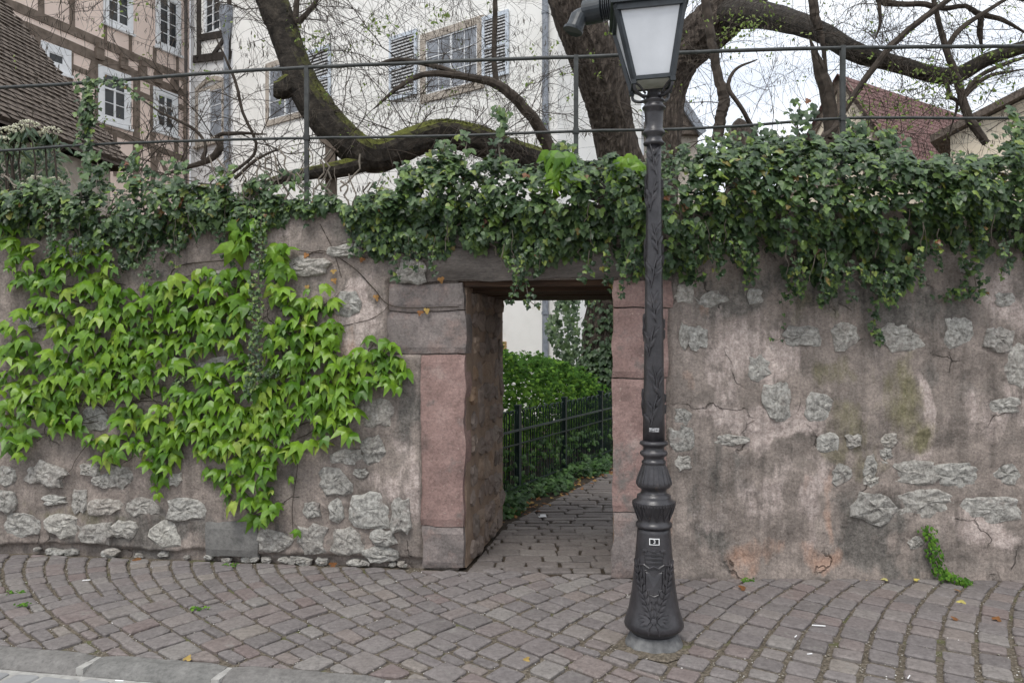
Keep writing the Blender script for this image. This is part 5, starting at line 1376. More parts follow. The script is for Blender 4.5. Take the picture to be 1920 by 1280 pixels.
# low house with the brown tiled roof ------------------------------
E0, E1 = P(-60, 195, 11.24), P(252, 312, 15.2); E0.z = E1.z = 5.0
ed = (E1 - E0).normalized(); eu = V(-ed.y, ed.x, 0)
tiled = empty('tiled_house', (E0 + E1) / 2 + eu * 2 - V(0, 0, 5)); tag(tiled, 'low house with steep brown plain tiled roof at the left edge', 'house')
ln = (E1 - E0).length; sl = V(eu.x, eu.y, 1.23)
m = MB(); m.prism([tuple((E0 - ed * 5 + eu * .4)[:2]), tuple((E1 - ed * .15 + eu * .4)[:2]), tuple((E1 - ed * .15 + eu * 8)[:2]), tuple((E0 - ed * 5 + eu * 8)[:2])], -.05, 4.9)
m.build('wall', MAT['tanstone'], tiled)
slope = empty('roof') if False else None
m = MB()
m.add([E0 - ed * 5 - V(0, 0, .1), E1 - V(0, 0, .1), E1 + sl * 4 - V(0, 0, .1), E0 - ed * 5 + sl * 4 - V(0, 0, .1), E1 + eu * 8 - V(0, 0, .1), E0 - ed * 5 + eu * 8 - V(0, 0, .1)], [(0, 1, 2, 3), (3, 2, 4, 5), (1, 4, 2), (0, 3, 5)])
roof = m.build('roof', MAT['browntile'], tiled)
m = MB(); nr_ = 46; tw = .19; sn = sl.normalized(); up = ed.cross(sn).normalized(); up = up if up.z > 0 else -up
for r_ in range(nr_):
    t0 = 4.0 * r_ / nr_; base = E0 - ed * 3 + sl * t0; off = (r_ % 2) * tw / 2
    n_ = int((ln + 3) / tw)
    for k in range(n_):
        p = base + ed * (off + k * tw); s1 = sl * (4.0 / nr_ * 1.15); l_ = uni(.02, .045)
        m.add([p + up * l_ + sn * uni(-.015, .0), p + ed * tw * .5 + up * (l_ + .012) - sn * .025, p + ed * tw * .97 + up * l_ + sn * uni(-.015, .0), p + ed * tw * .97 + s1 + up * .006, p + s1 + up * .006, p - up * .05 + ed * .0, p + ed * tw * .97 - up * .05], [(0, 1, 2, 3, 4), (5, 6, 2, 1, 0)])
m.build('tile', MAT['browntile'], roof, kind='stuff')

# red roofed gable house, far right --------------------------------
def roofhouse(name, label, ridgeA, ridgeB, spread, drop, wallmat, roofmat, base_z=-.05, over=.3):
    """ridge from A to B; the roof falls to both sides by drop over spread"""
    th = empty(name, ((ridgeA.x + ridgeB.x) / 2, (ridgeA.y + ridgeB.y) / 2, 0)); tag(th, label, 'house')
    rd = (ridgeB - ridgeA); rd.z = 0; rd.normalize(); side = V(rd.y, -rd.x, 0)
    m = MB()
    for k in (0,):
        A, B = ridgeA, ridgeB
        q = [A + side * spread - V(0, 0, drop), B + side * spread - V(0, 0, drop), B - side * spread - V(0, 0, drop), A - side * spread - V(0, 0, drop)]
        i_ = [V(p.x, p.y, base_z) for p in q]
        dn = V(0, 0, .06)
        m.add([p - dn for p in q] + i_ + [A - dn, B - dn], [(0, 4, 5, 1), (1, 5, 6, 2), (2, 6, 7, 3), (3, 7, 4, 0), (1, 2, 9), (3, 0, 8)])
    m.build('wall', MAT[wallmat], th)
    roof = None
    m = MB()
    for sg in (1, -1):
        n_ = 26
        for r_ in range(n_):
            t0, t1 = r_ / n_, (r_ + 1) / n_ + .012
            def pt(e, t): return e + side * sg * (spread + over) * t - V(0, 0, drop * (spread + over) / spread * t)
            a_, b_ = ridgeA - rd * over, ridgeB + rd * over
            l0, l1 = V(0, 0, .02), V(0, 0, .075)
            vs = [pt(a_, t0) + l0, pt(b_, t0) + l0, pt(b_, t1) + l1, pt(a_, t1) + l1, pt(b_, t1), pt(a_, t1)]
            m.add(vs, [(0, 1, 2, 3) if sg < 0 else (3, 2, 1, 0), (3, 2, 4, 5)])
    roof = m.build('roof', MAT[roofmat], th)
    return th, roof, rd, side
A = P(1578, 142, 30); B = P(1905, 246, 46); B.z = A.z
# ridge falls away to the right: keep it level and choose the far end where the photograph shows it
kB = (1850 - CX) / F; zB = A.z - EH; YB = zB * F / (CY - 232); B = V(kB * YB, YB, A.z)
th, roof, rd, side = roofhouse('red_roof_house', 'gabled house with red tiled roof and cream timbered gable at the right', A, B, 3.4, 5.2, 'creamwash', 'redtile')
gf = Facade(A - side * 3.4 if (A - side * 3.4).x < (A + side * 3.4).x else A + side * 3.4, side if side.x > 0 else -side)
m = MB()
gz = A.z
for (s0, z0, s1, z1) in ((0, -5.2, 3.4, 0), (6.8, -5.2, 3.4, 0), (1.9, -2.2, 4.9, -2.2), (.7, -4.0, 6.1, -4.0), (3.4, -4, 3.4, -.3), (2.4, -4.0, 1.9, -2.2), (4.4, -4.0, 4.9, -2.2), (2.6, -2.2, 3.4, -1)):
    a_ = gf.o * 1; a_.z = 0
    p0 = V(gf.o.x, gf.o.y, 0) + gf.d * s0 + V(0, 0, gz + z0 - .1) + gf.n * .05; p1 = V(gf.o.x, gf.o.y, 0) + gf.d * s1 + V(0, 0, gz + z1 - .1) + gf.n * .05
    m.bar(p0, p1, .12, .24)
m.build('gable_timber', MAT['beam'], th)
sgn = 1 if side.y < 0 else -1
ds = side * sgn
dc = A + rd * ((B - A).length * .55) + ds * 2.2 - V(0, 0, 5.2 / 3.4 * 2.2)
m = MB(); m.box(dc - rd * .7 - ds * .2, rd * 1.4, ds * .9, V(0, 0, 1.25)); m.add([dc - rd * .9 + ds * .9 + V(0, 0, 1.25), dc + rd * .9 + ds * .9 + V(0, 0, 1.25), dc + rd * .9 - ds * 1.2 + V(0, 0, 1.75), dc - rd * .9 - ds * 1.2 + V(0, 0, 1.75)], [(0, 1, 2, 3)])
dm = m.build('dormer', MAT['creamwash'], th)
m = MB(); m.box(dc - rd * .35 + ds * .705 + V(0, 0, .35), rd * .7, ds * .02, V(0, 0, .7)); m.build('dormer_window', MAT['paleglass'], dm)

# beige house, right edge -------------------------------------------
A = P(1790, 205, 24); th = empty('beige_house', (A.x + 3, 26, 0)); tag(th, 'beige rendered house end with dark sloping eave at the right edge', 'house')
bd = V(.80, -.60, 0).normalized(); bo = P(1690 + 92, 275, 24); bo.z = 0; bn = V(.6, .8, 0)
zt = P(1785, 262, 24).z; k_ = 0.0
m = MB()
w0, w1 = bo, bo + bd * 6
m.add([w0 + V(0, 0, -.05), w1 + V(0, 0, -.05), w1 + V(0, 0, zt + 2.6), w0 + V(0, 0, zt + .1), w0 + bn * 6 + V(0, 0, -.05), w1 + bn * 6 + V(0, 0, -.05), w1 + bn * 6 + V(0, 0, zt + 2.6), w0 + bn * 6 + V(0, 0, zt + .1)], [(0, 1, 2, 3), (1, 5, 6, 2), (5, 4, 7, 6), (4, 0, 3, 7), (3, 2, 6, 7)])
m.build('wall', MAT['creamwash'], th)
m = MB(); q0 = w0 - bd * .5 + V(0, 0, zt - .08) - bn * .35; q1 = w1 + V(0, 0, zt + 2.66) - bn * .35
m.add([q0, q1, q1 + bn * 7, q0 + bn * 7, q0 + V(0, 0, .22), q1 + V(0, 0, .22), q1 + bn * 7 + V(0, 0, .22), q0 + bn * 7 + V(0, 0, .22)], [(0, 3, 2, 1), (4, 5, 6, 7), (0, 1, 5, 4), (1, 2, 6, 5), (2, 3, 7, 6), (3, 0, 4, 7)])
m.build('roof', MAT['browntile'], th)

# house glimpsed behind the big trunk ---------------------------------
SF = Facade(V(3.3, 21.5, 0), V(1, .05, 0)); th = empty('brown_house', (4.3, 23, 0)); tag(th, 'brown house with striped shutter glimpsed between the big trunks', 'house')
u1 = SF.uz(1308, 250)[0]; zt = SF.uz(1308, 252)[1]
m = MB(); SF.box(m, -.3, u1, -.05, zt, -5, 0); m.build('wall', MAT['tanstone'], th)
m = MB(); pk = SF.uz(1255, 168); e_ = SF.uz(1312, 256)
p0, p1, p2 = SF.pt(*e_, .25), SF.pt(*pk, .25), SF.pt(pk[0] * 2 - e_[0], e_[1], .25); bk = -SF.n * 5.4
m.add([p0, p1, p2, p0 + bk, p1 + bk, p2 + bk], [(0, 1, 2), (0, 3, 4, 1), (1, 4, 5, 2), (5, 4, 3), (0, 2, 5, 3)]); m.build('roof', MAT['browntile'], th)
m = MB(); m.bar(p0 + SF.n * .05, p1 + SF.n * .05, .14, .2); m.build('gutter', MAT['zinc'], th)
shutter(SF, th, SF.rect(1188, 1206, 210, 292), n=16, frm='whitepaint')

# ------------------------------------------------------------------ path fence, shrub, ground cover
f0 = V(-.09, 7.7, 0); fdv = V(.433, .901, 0).normalized(); fnv = V(-fdv.y, fdv.x, 0)
fence = empty('garden_fence', f0 + fdv * 1.5); tag(fence, 'low dark green hoop topped fence along the path inside the doorway', 'fence')
hoop = MB(); hw = .052
pts = [V(-hw, 0, .06), V(-hw, 0, .5), V(-hw, 0, .84)] + [V(-hw * math.cos(a_), 0, .84 + .065 * math.sin(a_)) for a_ in np.linspace(.4, math.pi - .4, 5)] + [V(hw, 0, .84), V(hw, 0, .5), V(hw, 0, .06)]
hoop.tube(pts, .0062, 5)
hme = bpy.data.meshes.new('hoop'); hme.from_pydata(hoop.v, [], hoop.f); hme.materials.append(MAT['fence'])
inv = world_of(fence).inverted(); ang = math.atan2(fdv.y, fdv.x)
for k in range(60):
    p = f0 + fdv * (-1.0 + k * .085)
    o = bpy.data.objects.new('hoop', hme); col.objects.link(o); o.parent = fence; o.matrix_parent_inverse = inv
    o.matrix_basis = Matrix.Translation(p + fnv * (.006 if k % 2 else -.006)) @ Matrix.Rotation(ang, 4, 'Z')
for s_ in (-.55, .35, 1.62, 2.9, 4.1):
    m = MB(); p = f0 + fdv * s_; m.bar(p, p + V(0, 0, .93), .05, .05, up=fdv); m.bar(p + V(0, 0, .93), p + V(0, 0, .955), .062, .062, up=fdv); m.build('post', MAT['fence'], fence)
for z, mt, r_ in ((.70, 'fencerail', .02), (.56, 'fence', .014), (.13, 'fence', .014)):
    m = MB(); m.bar(f0 + fdv * -1.2 + V(0, 0, z) - fnv * .02, f0 + fdv * 4.4 + V(0, 0, z) - fnv * .02, r_, r_); m.build('rail', MAT[mt], fence)

shr = empty('garden_shrub', f0 + fdv * 1.8 + fnv * .9); tag(shr, 'dense bright green shrub behind the fence inside the doorway', 'shrub')
lv = Leaves(OVAL); st = MB()
for k in range(17000):
    s_ = uni(-1.6, 5.2); wv = uni(-1, 1); t = rnd()
    top_ = 1.22 + .46 * float(fbm(s_ * 2.6, 2.2 + wv * 1.6, 3, 3)) - .13 * max(0, s_ - 1.8)
    lay = .13 * round(uni(0, 9)) + uni(-.03, .03)
    z = .12 + (top_ - .12) * (1 - t ** 2.4 * .9) if rnd() < .7 else .12 + lay
    if z > top_: continue
    rad_ = .72 * math.sqrt(max(.05, 1 - (z / (top_ + .08)) ** 3)) + .06 * math.sin(z * 42 + s_ * 3)
    p = f0 + fdv * s_ + fnv * (.88 + wv * rad_) + V(0, 0, z)
    if (p - f0).dot(fnv) < (.06 if z < .9 else -.06): continue
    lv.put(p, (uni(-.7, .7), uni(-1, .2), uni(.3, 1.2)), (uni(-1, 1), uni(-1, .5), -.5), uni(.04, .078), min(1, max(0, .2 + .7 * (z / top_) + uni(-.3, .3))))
for k in range(22):
    p = f0 + fdv * uni(-1, 3.6) + fnv * uni(.5, 1.2); st.tube([p, p + V(uni(-.1, .1), uni(-.1, .1), .4), p + V(uni(-.2, .2), uni(-.2, .2), .8)], [.014, .010, .005], 5)
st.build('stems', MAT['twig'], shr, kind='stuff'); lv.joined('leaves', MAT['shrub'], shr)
gc = empty('ground_cover', f0 + fdv * 1.5 - fnv * .1); tag(gc, 'glossy dark ground cover creeping under the green path fence', 'plant', kind=None)
lv = Leaves(IVY)
for k in range(1500):
    s_ = uni(-1.0, 4.3); wd = uni(-.24, .12) + .10 * math.sin(s_ * 5); h_ = (.20 * float(fbm(s_ * 4, .5, 2, 2)) + .04) * rnd()
    lv.put(f0 + fdv * s_ + fnv * wd + V(0, 0, h_), (uni(-.7, .7), uni(-1, 0), 1), (uni(-1, 1), -.6, -.5), uni(.04, .085))
for k in range(260):
    s_ = uni(-.6, 3.9); lv.put(f0 + fdv * s_ - fnv * uni(-.02, .04) + V(0, 0, uni(.1, .55)), (uni(-.7, .7), -1, .4), (uni(-1, 1), -.3, -1), uni(.035, .07))
lv.joined('leaves', MAT['gcover'], gc)
# dead leaves along the path edge: too many to count
lv = Leaves(IVY)
for k in range(130):
    s_ = uni(-.9, 2.6); lv.put(f0 + fdv * s_ - fnv * uni(.12, .42) + V(0, 0, .008), (uni(-.3, .3), uni(-.4, .1), 1), (uni(-1, 1), uni(-1, 1), 0), uni(.025, .05))
ob = lv.joined('fallen_leaves', MAT['deadleaf'], None); tag(ob, 'scattered brown leaf litter along the path edge', 'leaf litter')

# ------------------------------------------------------------------ trees
def limb(mb, rows, sides=14, per=7, rough=.06, wob=.0):
    """rows: photo px, py, depth, half width in px"""
    q = spline([(*P(a_, b_, c_), d_ / F * c_) for a_, b_, c_, d_ in rows], per)
    pts = [Vector(p[:3]) + V(uni(-1, 1), uni(-1, 1), uni(-1, 1)) * wob * p[3] for p in q]
    mb.tube(pts, [max(.003, p[3]) for p in q], sides, rough); return pts, [p[3] for p in q]
SRC = []                                         # places twigs may spring from
def remember(pts, rad, w_=1.0):
    for p, r_ in zip(pts, rad): SRC.append((p, r_, w_))
TD = 12.6
tree = empty('garden_tree', P(1136, 640 + EH * F / TD, TD)); tag(tree, 'big forked tree with ridged brown trunk and long mossy bent limb behind the wall', 'tree')
m = MB()
g0 = 640 + EH * F / TD
limb(m, [(1136, g0 + 4, TD, 76), (1142, 760, TD, 62), (1152, 620, TD, 58), (1172, 470, TD - .1, 62), (1192, 380, TD - .2, 72), (1198, 330, TD - .3, 66)], 40, 9, .10)
limb(m, [(1190, 390, TD - .2, 52), (1165, 310, TD - .5, 42), (1148, 240, TD - .7, 39), (1135, 180, TD - .9, 42), (1110, 100, TD - 1.1, 46), (1078, 20, TD - 1.3, 44), (1058, -60, TD - 1.4, 43), (1040, -160, TD - 1.5, 40)], 36, 9, .10)
a1 = limb(m, [(1225, 390, TD - .2, 44), (1246, 300, TD - .3, 28), (1254, 230, TD - .3, 26), (1258, 170, TD - .3, 29), (1276, 112, TD - .4, 36), (1318, 64, TD - .6, 42), (1368, 18, TD - .8, 42), (1415, -30, TD - 1, 38), (1470, -120, TD - 1, 34)], 34, 9, .10)
m.build('trunk', MAT['bark'], tree, smooth=False); remember(*a1)
m = MB()
a2 = limb(m, [(1370, 26, 11.6, 28), (1440, 30, 10.4, 24), (1530, 56, 9.2, 19), (1600, 96, 8.55, 18), (1680, 120, 8.45, 15), (1780, 143, 8.35, 15), (1850, 112, 8.25, 13), (1935, 84, 8.15, 12), (2040, 60, 8.1, 12)], 14, 8, .08)
m.build('limb', MAT['darkbark'], tree); remember(*a2, 2)
m = MB()
a3 = limb(m, [(1180, 365, 12.2, 36), (1120, 345, 10.2, 32), (1050, 318, 8.4, 29), (960, 290, 7.4, 28), (895, 264, 7.1, 28), (830, 250, 7.0, 26), (770, 268, 6.9, 28), (715, 292, 6.85, 30), (672, 282, 6.8, 32), (620, 235, 6.8, 32), (572, 165, 6.85, 30), (545, 95, 6.9, 26), (520, 25, 6.95, 28), (492, -35, 7.0, 26), (450, -120, 7.1, 26)], 18, 8, .09)
m.build('limb', MAT['limbbark'], tree); m = MB()
limb(m, [(490, 350, 6.6, 6), (520, 338, 6.6, 9), (580, 325, 6.6, 12), (640, 316, 6.7, 16), (700, 300, 6.8, 18)], 12, 6, .10)
m.build('limb', MAT['limbbark'], tree); m = MB()
limb(m, [(560, 150, 6.85, 22), (530, 168, 6.8, 20), (513, 168, 6.78, 14)], 12, 4, .1)
m.build('cut_stub', MAT['limbbark'], tree); remember(*a3, 3)
# moss cushions lie on the upper side of the bent limb
mossm = M('limb moss', ((.3, (.035, .042, .012)), (.6, (.075, .08, .02)), (.8, (.12, .12, .035))), 22, .95, ((120, .9, .01),))
lv = Leaves(OVAL)
for p, r_ in zip(*a3):
    if not (-3.2 < p.x < 1.2): continue
    for k in range(70):
        an = uni(-1.15, 1.15); ax_ = uni(-.06, .06)
        q = p + V(ax_, -math.sin(an * .7) * r_ * .95 if False else uni(-.75, .45) * r_, 0); dy = (q.y - p.y); q.z = p.z + math.sqrt(max(0, r_ * r_ - dy * dy)) * uni(.9, 1.03)
        if fbm(q.x * 5, q.y * 9, 3, 3) < .47: continue
        lv.put(q, (uni(-.8, .8), uni(-.8, .4), 1), (uni(-1, 1), uni(-1, 1), -.2), uni(.012, .03))
lv.joined('moss', mossm, tree)
m = MB()
THIN = [[(1035, 290, 7.3, 13), (1005, 230, 7.2, 11), (965, 185, 7.1, 10), (930, 158, 7.1, 9), (880, 146, 7.0, 7), (820, 138, 7, 6), (780, 145, 6.95, 5), (740, 170, 6.9, 4), (700, 205, 6.9, 3)],
        [(930, 160, 7.1, 6), (926, 100, 7.1, 5), (928, 40, 7.1, 5), (928, -40, 7.1, 4)], [(880, 146, 7.0, 5), (840, 132, 7, 5), (790, 118, 7.0, 5), (745, 112, 6.95, 4), (700, 122, 6.95, 3)],
        [(1345, 262, 7.6, 11), (1352, 215, 7.6, 11), (1358, 185, 7.6, 11), (1345, 140, 7.6, 9), (1336, 90, 7.6, 9), (1328, 40, 7.6, 9), (1318, -40, 7.6, 8)],
        [(1556, 300, 8.4, 14), (1556, 215, 8.4, 13), (1540, 140, 8.4, 12), (1518, 72, 8.4, 10)], [(1536, 55, 8.3, 8), (1526, 20, 8.3, 9), (1520, -30, 8.3, 8)],
        [(1850, 268, 8.0, 7), (1828, 240, 8.0, 8), (1808, 200, 8.0, 8), (1795, 150, 8.0, 7), (1775, 95, 8.0, 6), (1762, 50, 8, 5), (1748, -10, 8.0, 4)],
        [(1555, 260, 7.9, 6), (1590, 195, 7.9, 6), (1640, 125, 7.9, 6), (1690, 68, 7.9, 6), (1780, -2, 7.9, 5), (1830, -40, 7.9, 4)], [(1775, 90, 8.0, 5), (1800, 55, 8, 5), (1855, 18, 8, 4), (1910, -15, 8, 3)],
        [(1806, 178, 8.0, 4), (1838, 142, 8, 4), (1890, 118, 8, 4), (1950, 100, 8, 3)], [(1808, 182, 8, 4), (1850, 145, 8, 4), (1920, 130, 8, 3)],
        [(1648, -20, 8.2, 7), (1652, 2, 8.2, 7), (1690, 8, 8.2, 5), (1730, 8, 8.2, 5), (1770, 16, 8.2, 5), (1810, 12, 8.2, 4), (1835, 26, 8.2, 5), (1880, 38, 8.2, 4), (1935, 70, 8.2, 3)],
        [(1648, 2, 8.2, 4), (1650, 45, 8.2, 3), (1640, 75, 8.2, 3)], [(1840, 26, 8.2, 5), (1838, 60, 8.2, 5), (1842, 100, 8.3, 5)], [(1540, 60, 8.4, 5), (1545, 100, 8.4, 4), (1552, 150, 8.4, 4)], [(1770, 140, 8.2, 4), (1782, 180, 8.1, 4), (1795, 195, 8.1, 3), (1780, 250, 8.1, 3)],
        [(1420, 262, 7.3, 5), (1392, 205, 7.2, 4), (1366, 165, 7.2, 4), (1380, 130, 7.2, 3), (1420, 112, 7.2, 2)], [(1520, 290, 7.8, 7), (1540, 262, 7.8, 7), (1575, 232, 7.8, 5)], [(1700, 60, 8, 3), (1660, 95, 8, 3), (1690, 135, 8, 3)],
        [(440, 335, 6.8, 3), (480, 300, 6.8, 3), (520, 280, 6.8, 3)], [(560, -20, 6.9, 5), (555, 40, 6.9, 6), (580, 20, 6.8, 4), (600, -10, 6.8, 4)], [(300, 330, 6.9, 2), (390, 300, 6.9, 6), (412, 278, 6.9, 7), (408, 255, 6.9, 4), (440, 250, 6.9, 4), (500, 252, 6.9, 3)], [(380, 300, 6.9, 5), (385, 270, 6.9, 3), (360, 240, 6.9, 3), (300, 210, 6.9, 2), (250, 175, 6.9, 2)],
        [(430, 330, 6.9, 3), (480, 280, 6.9, 3), (455, 210, 6.9, 3), (440, 150, 6.9, 3), (400, 60, 6.9, 3)], [(1190, 130, 8.2, 3), (1160, 180, 8.2, 3), (1180, 250, 8.2, 3)]]
for rows in THIN:
    rows = rows[:-1] + [(*rows[-1][:3], min(rows[-1][3], 1.2) if -5 < rows[-1][1] < 300 else rows[-1][3])]
    m = MB(); a4 = limb(m, rows, 8, 6, .08, .12); remember(*a4, 1); m.build('branch', MAT['twig'], tree)
for px in (700, 740, 800, 860, 620): pass

# twigs: thin, kinked and arching, with hanging pods and a few opening leaves
tw = MB(); pods = MB(); yl = Leaves(OVAL)
def podbunch(p):
    for q in range(random.randrange(2, 6)):
        o_ = p + V(uni(-.05, .05), uni(-.03, .03), 0); l_ = uni(.03, .07)
        pods.tube([o_, o_ - V(uni(-.01, .01), 0, l_ * .6), o_ - V(uni(-.015, .015), 0, l_)], [.0012, .0034, .0012], 4, cap=False)
def leaftuft(p, n=6, s0=.018, s1=.04):
    for q in range(n): yl.put(p + V(uni(-1, 1), uni(-1, 1), uni(-1, 1)) * .05, (uni(-1, 1), uni(-1, .3), uni(0, 1)), (uni(-1, 1), uni(-1, 1), -.6), uni(s0, s1))
def twig(p, d, ln, r_, depth, droop):
    n = max(4, int(ln / .075)); pts = [p]; d = d.normalized(); curl = V(uni(-1, 1), uni(-1, 1), uni(-1, 1)) * uni(.05, .42)
    for k in range(n):
        d = (d + curl * .55 + V(uni(-1, 1), uni(-.7, .7), uni(-1, 1)) * .17 + V(0, 0, -droop * (k / n))).normalized()
        if rnd() < .10: d = (d + V(uni(-1, 1), uni(-.5, .5), uni(-1, 1)) * .8).normalized()
        p = p + d * (ln / n); pts.append(p)
        if p.y < 6.05: d.y = abs(d.y) * .8 + .05
        if depth > 0 and k > 0 and rnd() < .42:
            twig(p, (d + V(uni(-1, 1), uni(-.8, .8), uni(-.9, .9)) * 1.1), ln * uni(.35, .75), r_ * .62, depth - 1, droop)
    tw.tube(pts, [r_ * (1 - .72 * k / n) for k in range(n + 1)], 4 if r_ > .0035 else 3, cap=False)
    if depth == 0:
        if rnd() < .3: podbunch(pts[-1])
        if rnd() < .08: leaftuft(pts[-1], random.randrange(3, 8))
wts = [s_[2] for s_ in SRC]
for k in range(185):
    p, r_, _ = random.choices(SRC, wts)[0]
    px = CX + F * p.x / p.y
    d = V(uni(-1, 1), uni(-.5, .6), uni(-.35, 1.0))
    twig(p + d.normalized() * r_ * .8, d, uni(.6, 1.5), uni(.003, .0065), 2, uni(-.05, .25))
# boughs of the crown just above the picture send twigs down into it
m = MB()
for (x0, x1, yy, dep) in ((1060, 640, -60, 7.6), (900, 380, -40, 7.2), (640, 20, -45, 7.4), (470, 60, -20, 7.8), (1400, 1900, -60, 8.4), (1300, 1750, -30, 8.8), (1700, 2000, -20, 8.0)):
    m = MB(); a5 = limb(m, [(x0, yy - 30, dep + .4, 12), ((x0 * 2 + x1) / 3, yy + uni(-12, 12), dep + .1, 9), ((x0 + x1 * 2) / 3, yy + uni(-12, 16), dep, 7), (x1, yy + uni(0, 40), dep - .1, 4)], 8, 8, .08, .2); m.build('bough', MAT['twig'], tree)
    for q in range(18):
        i = random.randrange(len(a5[0])); d = V(uni(-1, 1), uni(-.5, .5), uni(-1.2, .1))
        twig(a5[0][i], d, uni(.4, 1.2), uni(.0025, .005), 2, .22)
# tangle of vines along the back of the wall, left
for k in range(40):
    p = P(uni(200, 620), uni(285, 345), uni(6.3, 6.9)); twig(p, V(uni(-1, 1), uni(-.3, .3), uni(0, 1)), uni(.4, 1.1), uni(.003, .006), 2, .18)
for k in range(16):
    p = P(uni(700, 1060), uni(270, 320), uni(6.5, 7.0)); twig(p, V(uni(-1, 1), uni(-.3, .3), uni(.2, 1)), uni(.4, 1.0), uni(.003, .005), 2, .12)
for k in range(18):
    p = P(uni(1350, 1900), uni(240, 290), uni(6.6, 7.6)); twig(p, V(uni(-1, 1), uni(-.3, .3), uni(.2, 1)), uni(.4, 1.0), uni(.003, .005), 2, .12)
tw.build('twigs', MAT['twig'], tree, kind='stuff')
pods.build('seed_pods', MAT['pod'], tree, kind='stuff')
for (px, py, dp, n, s_) in ((1405, 38, 8.2, 60, .30), (1380, 75, 8.2, 30, .22), (1660, 205, 7.6, 50, .35), (1760, 135, 7.7, 40, .25), (1720, 210, 7.7, 40, .4), (590, 78, 6.9, 22, .14), (710, 50, 6.9, 18, .12), (1890, 115, 7.8, 40, .3), (1810, 165, 7.8, 40, .3), (820, 30, 6.9, 12, .1)):
    c = P(px, py, dp)
    for q in range(n): leaftuft(c + V(uni(-1, 1), uni(-1, 1), uni(-.5, .5)) * s_, 2, .025, .05)
yl.joined('young_leaves', MAT['young'], tree)
# ivy on the lower trunk, seen through the doorway
lv = Leaves(IVY)
for k in range(3800):
    py = uni(555, 860); cx_ = np.interp(py, [470, 620, 780, 870], [1172, 1152, 1142, 1136]); r_ = np.interp(py, [470, 620, 780, 870], [62, 58, 62, 74]) / F * TD
    an = uni(-2.8, .9); c = P(cx_, py, TD)
    if py < 700 and math.sin(an) > -.2 and rnd() < .4: continue
    if py < 650 and -2.75 < an < -1.9 and rnd() < .75: continue
    q = c + V(math.cos(an), math.sin(an), 0) * (r_ * 1.02 + uni(.0, .10) + max(0, (py - 640) / 1200.))
    lv.put(q, (math.cos(an) + uni(-.5, .5), math.sin(an) + uni(-.5, .5), uni(0, .8)), (uni(-.6, .6), uni(-.3, .3), -1), uni(.06, .11), uni(.45, .98))
lv.joined('ivy_leaves', MAT['ivy'], tree)
th = empty('ivy', WF.pt(-.2, 0, .1)); tag(th, 'ivy climbing the white house corner beside its drain pipe', 'ivy')
lv = Leaves(IVY)
for k in range(480):
    py = uni(555, 720); px = 1040 + uni(-6, 24) + 10 * math.sin(py / 17.) if rnd() < .6 else uni(1060, 1085)
    lv.put(P(px, py, uni(13.0, 15.4)), (uni(-.5, .5), -1, uni(0, .8)), (uni(-.6, .6), 0, -1), uni(.06, .12), uni(.2, .97))
lv.joined('leaves', MAT['ivy'], th)

# prop under the bent limb
p = P(621, 284, 6.75); m = MB(); m.bar(V(p.x, p.y, TOP - .4), V(p.x, p.y, p.z + .05), .085, .085, up=(0, 1, 0)); m.bar(V(p.x - .01, p.y, p.z + .03), V(p.x + .01, p.y, p.z + .06), .2, .12, up=(0, 1, 0))
tag(m.build('prop_post', MAT['beam']), 'square brown post propping the bent mossy limb', 'post')
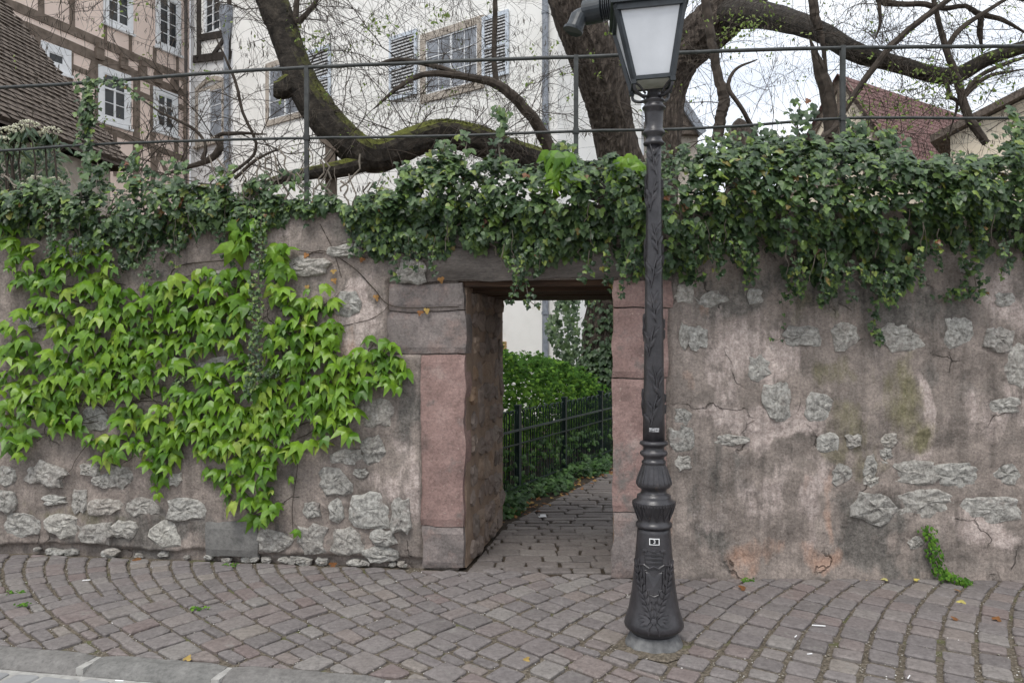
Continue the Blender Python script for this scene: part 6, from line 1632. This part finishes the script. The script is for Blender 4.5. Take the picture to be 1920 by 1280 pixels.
# conical stump grown over with ivy, right of the trunk
c = P(1386, 222, 6.9); m = MB(); m.tube([V(c.x + .06, c.y, TOP - .3), V(c.x + .03, c.y, TOP + .3), V(c.x + .01, c.y, c.z - .12), V(c.x, c.y, c.z - .03), c], [.17, .15, .10, .05, .012], 12, .12)
st = empty('tree_stump', (c.x, c.y, TOP)); tag(st, 'pointed bare stump rising from the ivy right of the big trunk', 'stump'); m.build('trunk', MAT['bark'], st)
lv = Leaves(IVY)
for k in range(240):
    z = uni(TOP + .1, c.z - .15); an = uni(0, 6.28); r_ = .20 - .12 * (z - TOP) / (c.z - TOP)
    lv.put(V(c.x + math.cos(an) * r_ + .03, c.y + math.sin(an) * r_, z), (math.cos(an), math.sin(an), .5), (uni(-.5, .5), 0, -1), uni(.04, .075))
lv.joined('ivy_leaves', MAT['ivy'], st)

# viburnum with cream flower heads at the left edge
vb = empty('flowering_shrub', P(50, 400, 6.9)); vb.location.z = 0; tag(vb, 'grey green shrub with cream flower heads behind the wall at far left', 'shrub')
lv = Leaves(LONG); st = MB(); heads = [(20, 268), (42, 238), (55, 232), (28, 242), (98, 244), (84, 252), (5, 262), (12, 246), (70, 336), (102, 338), (100, 352), (45, 350), (60, 352)]
for (px, py) in heads:
    c = P(px, py, 6.55 + uni(-.1, .1)); st.tube([V(c.x + uni(-.05, .05), c.y + .1, TOP - .5), c + V(uni(-.05, .05), 0, -.3), c], [.012, .008, .004], 5)
    m = MB()
    for q in range(46):
        an, rr = uni(0, 6.28), math.sqrt(rnd()) * .08
        o_ = c + V(math.cos(an) * rr, math.sin(an) * rr, .022 * (1 - (rr / .068) ** 2) + uni(-.006, .006)); s_ = uni(.007, .011)
        m.add([o_ + V(s_, 0, 0), o_ + V(0, s_, .002), o_ + V(-s_, 0, 0), o_ + V(0, -s_, .002), o_ + V(0, 0, s_), o_ - V(0, 0, s_)], octf and [(0, 1, 4), (1, 2, 4), (2, 3, 4), (3, 0, 4), (1, 0, 5), (2, 1, 5), (3, 2, 5), (0, 3, 5)])
    m.build('flower_head', MAT['flower'], vb)
    for q in range(12):
        an = uni(0, 6.28); lv.put(c + V(uni(-.04, .04), uni(-.04, .04), -.03), (math.cos(an), math.sin(an) - .5, 1.0), (math.cos(an), math.sin(an), -1.1), uni(.08, .14))
for k in range(800):
    c = P(uni(-60, 118), uni(262, 375), uni(6.8, 7.4)); an = uni(0, 6.28); lv.put(c, (math.cos(an), -.8, .8), (math.cos(an), math.sin(an), -1.0), uni(.06, .13))
st.build('stems', MAT['twig'], vb, kind='stuff'); lv.joined('leaves', MAT['viburnum'], vb)
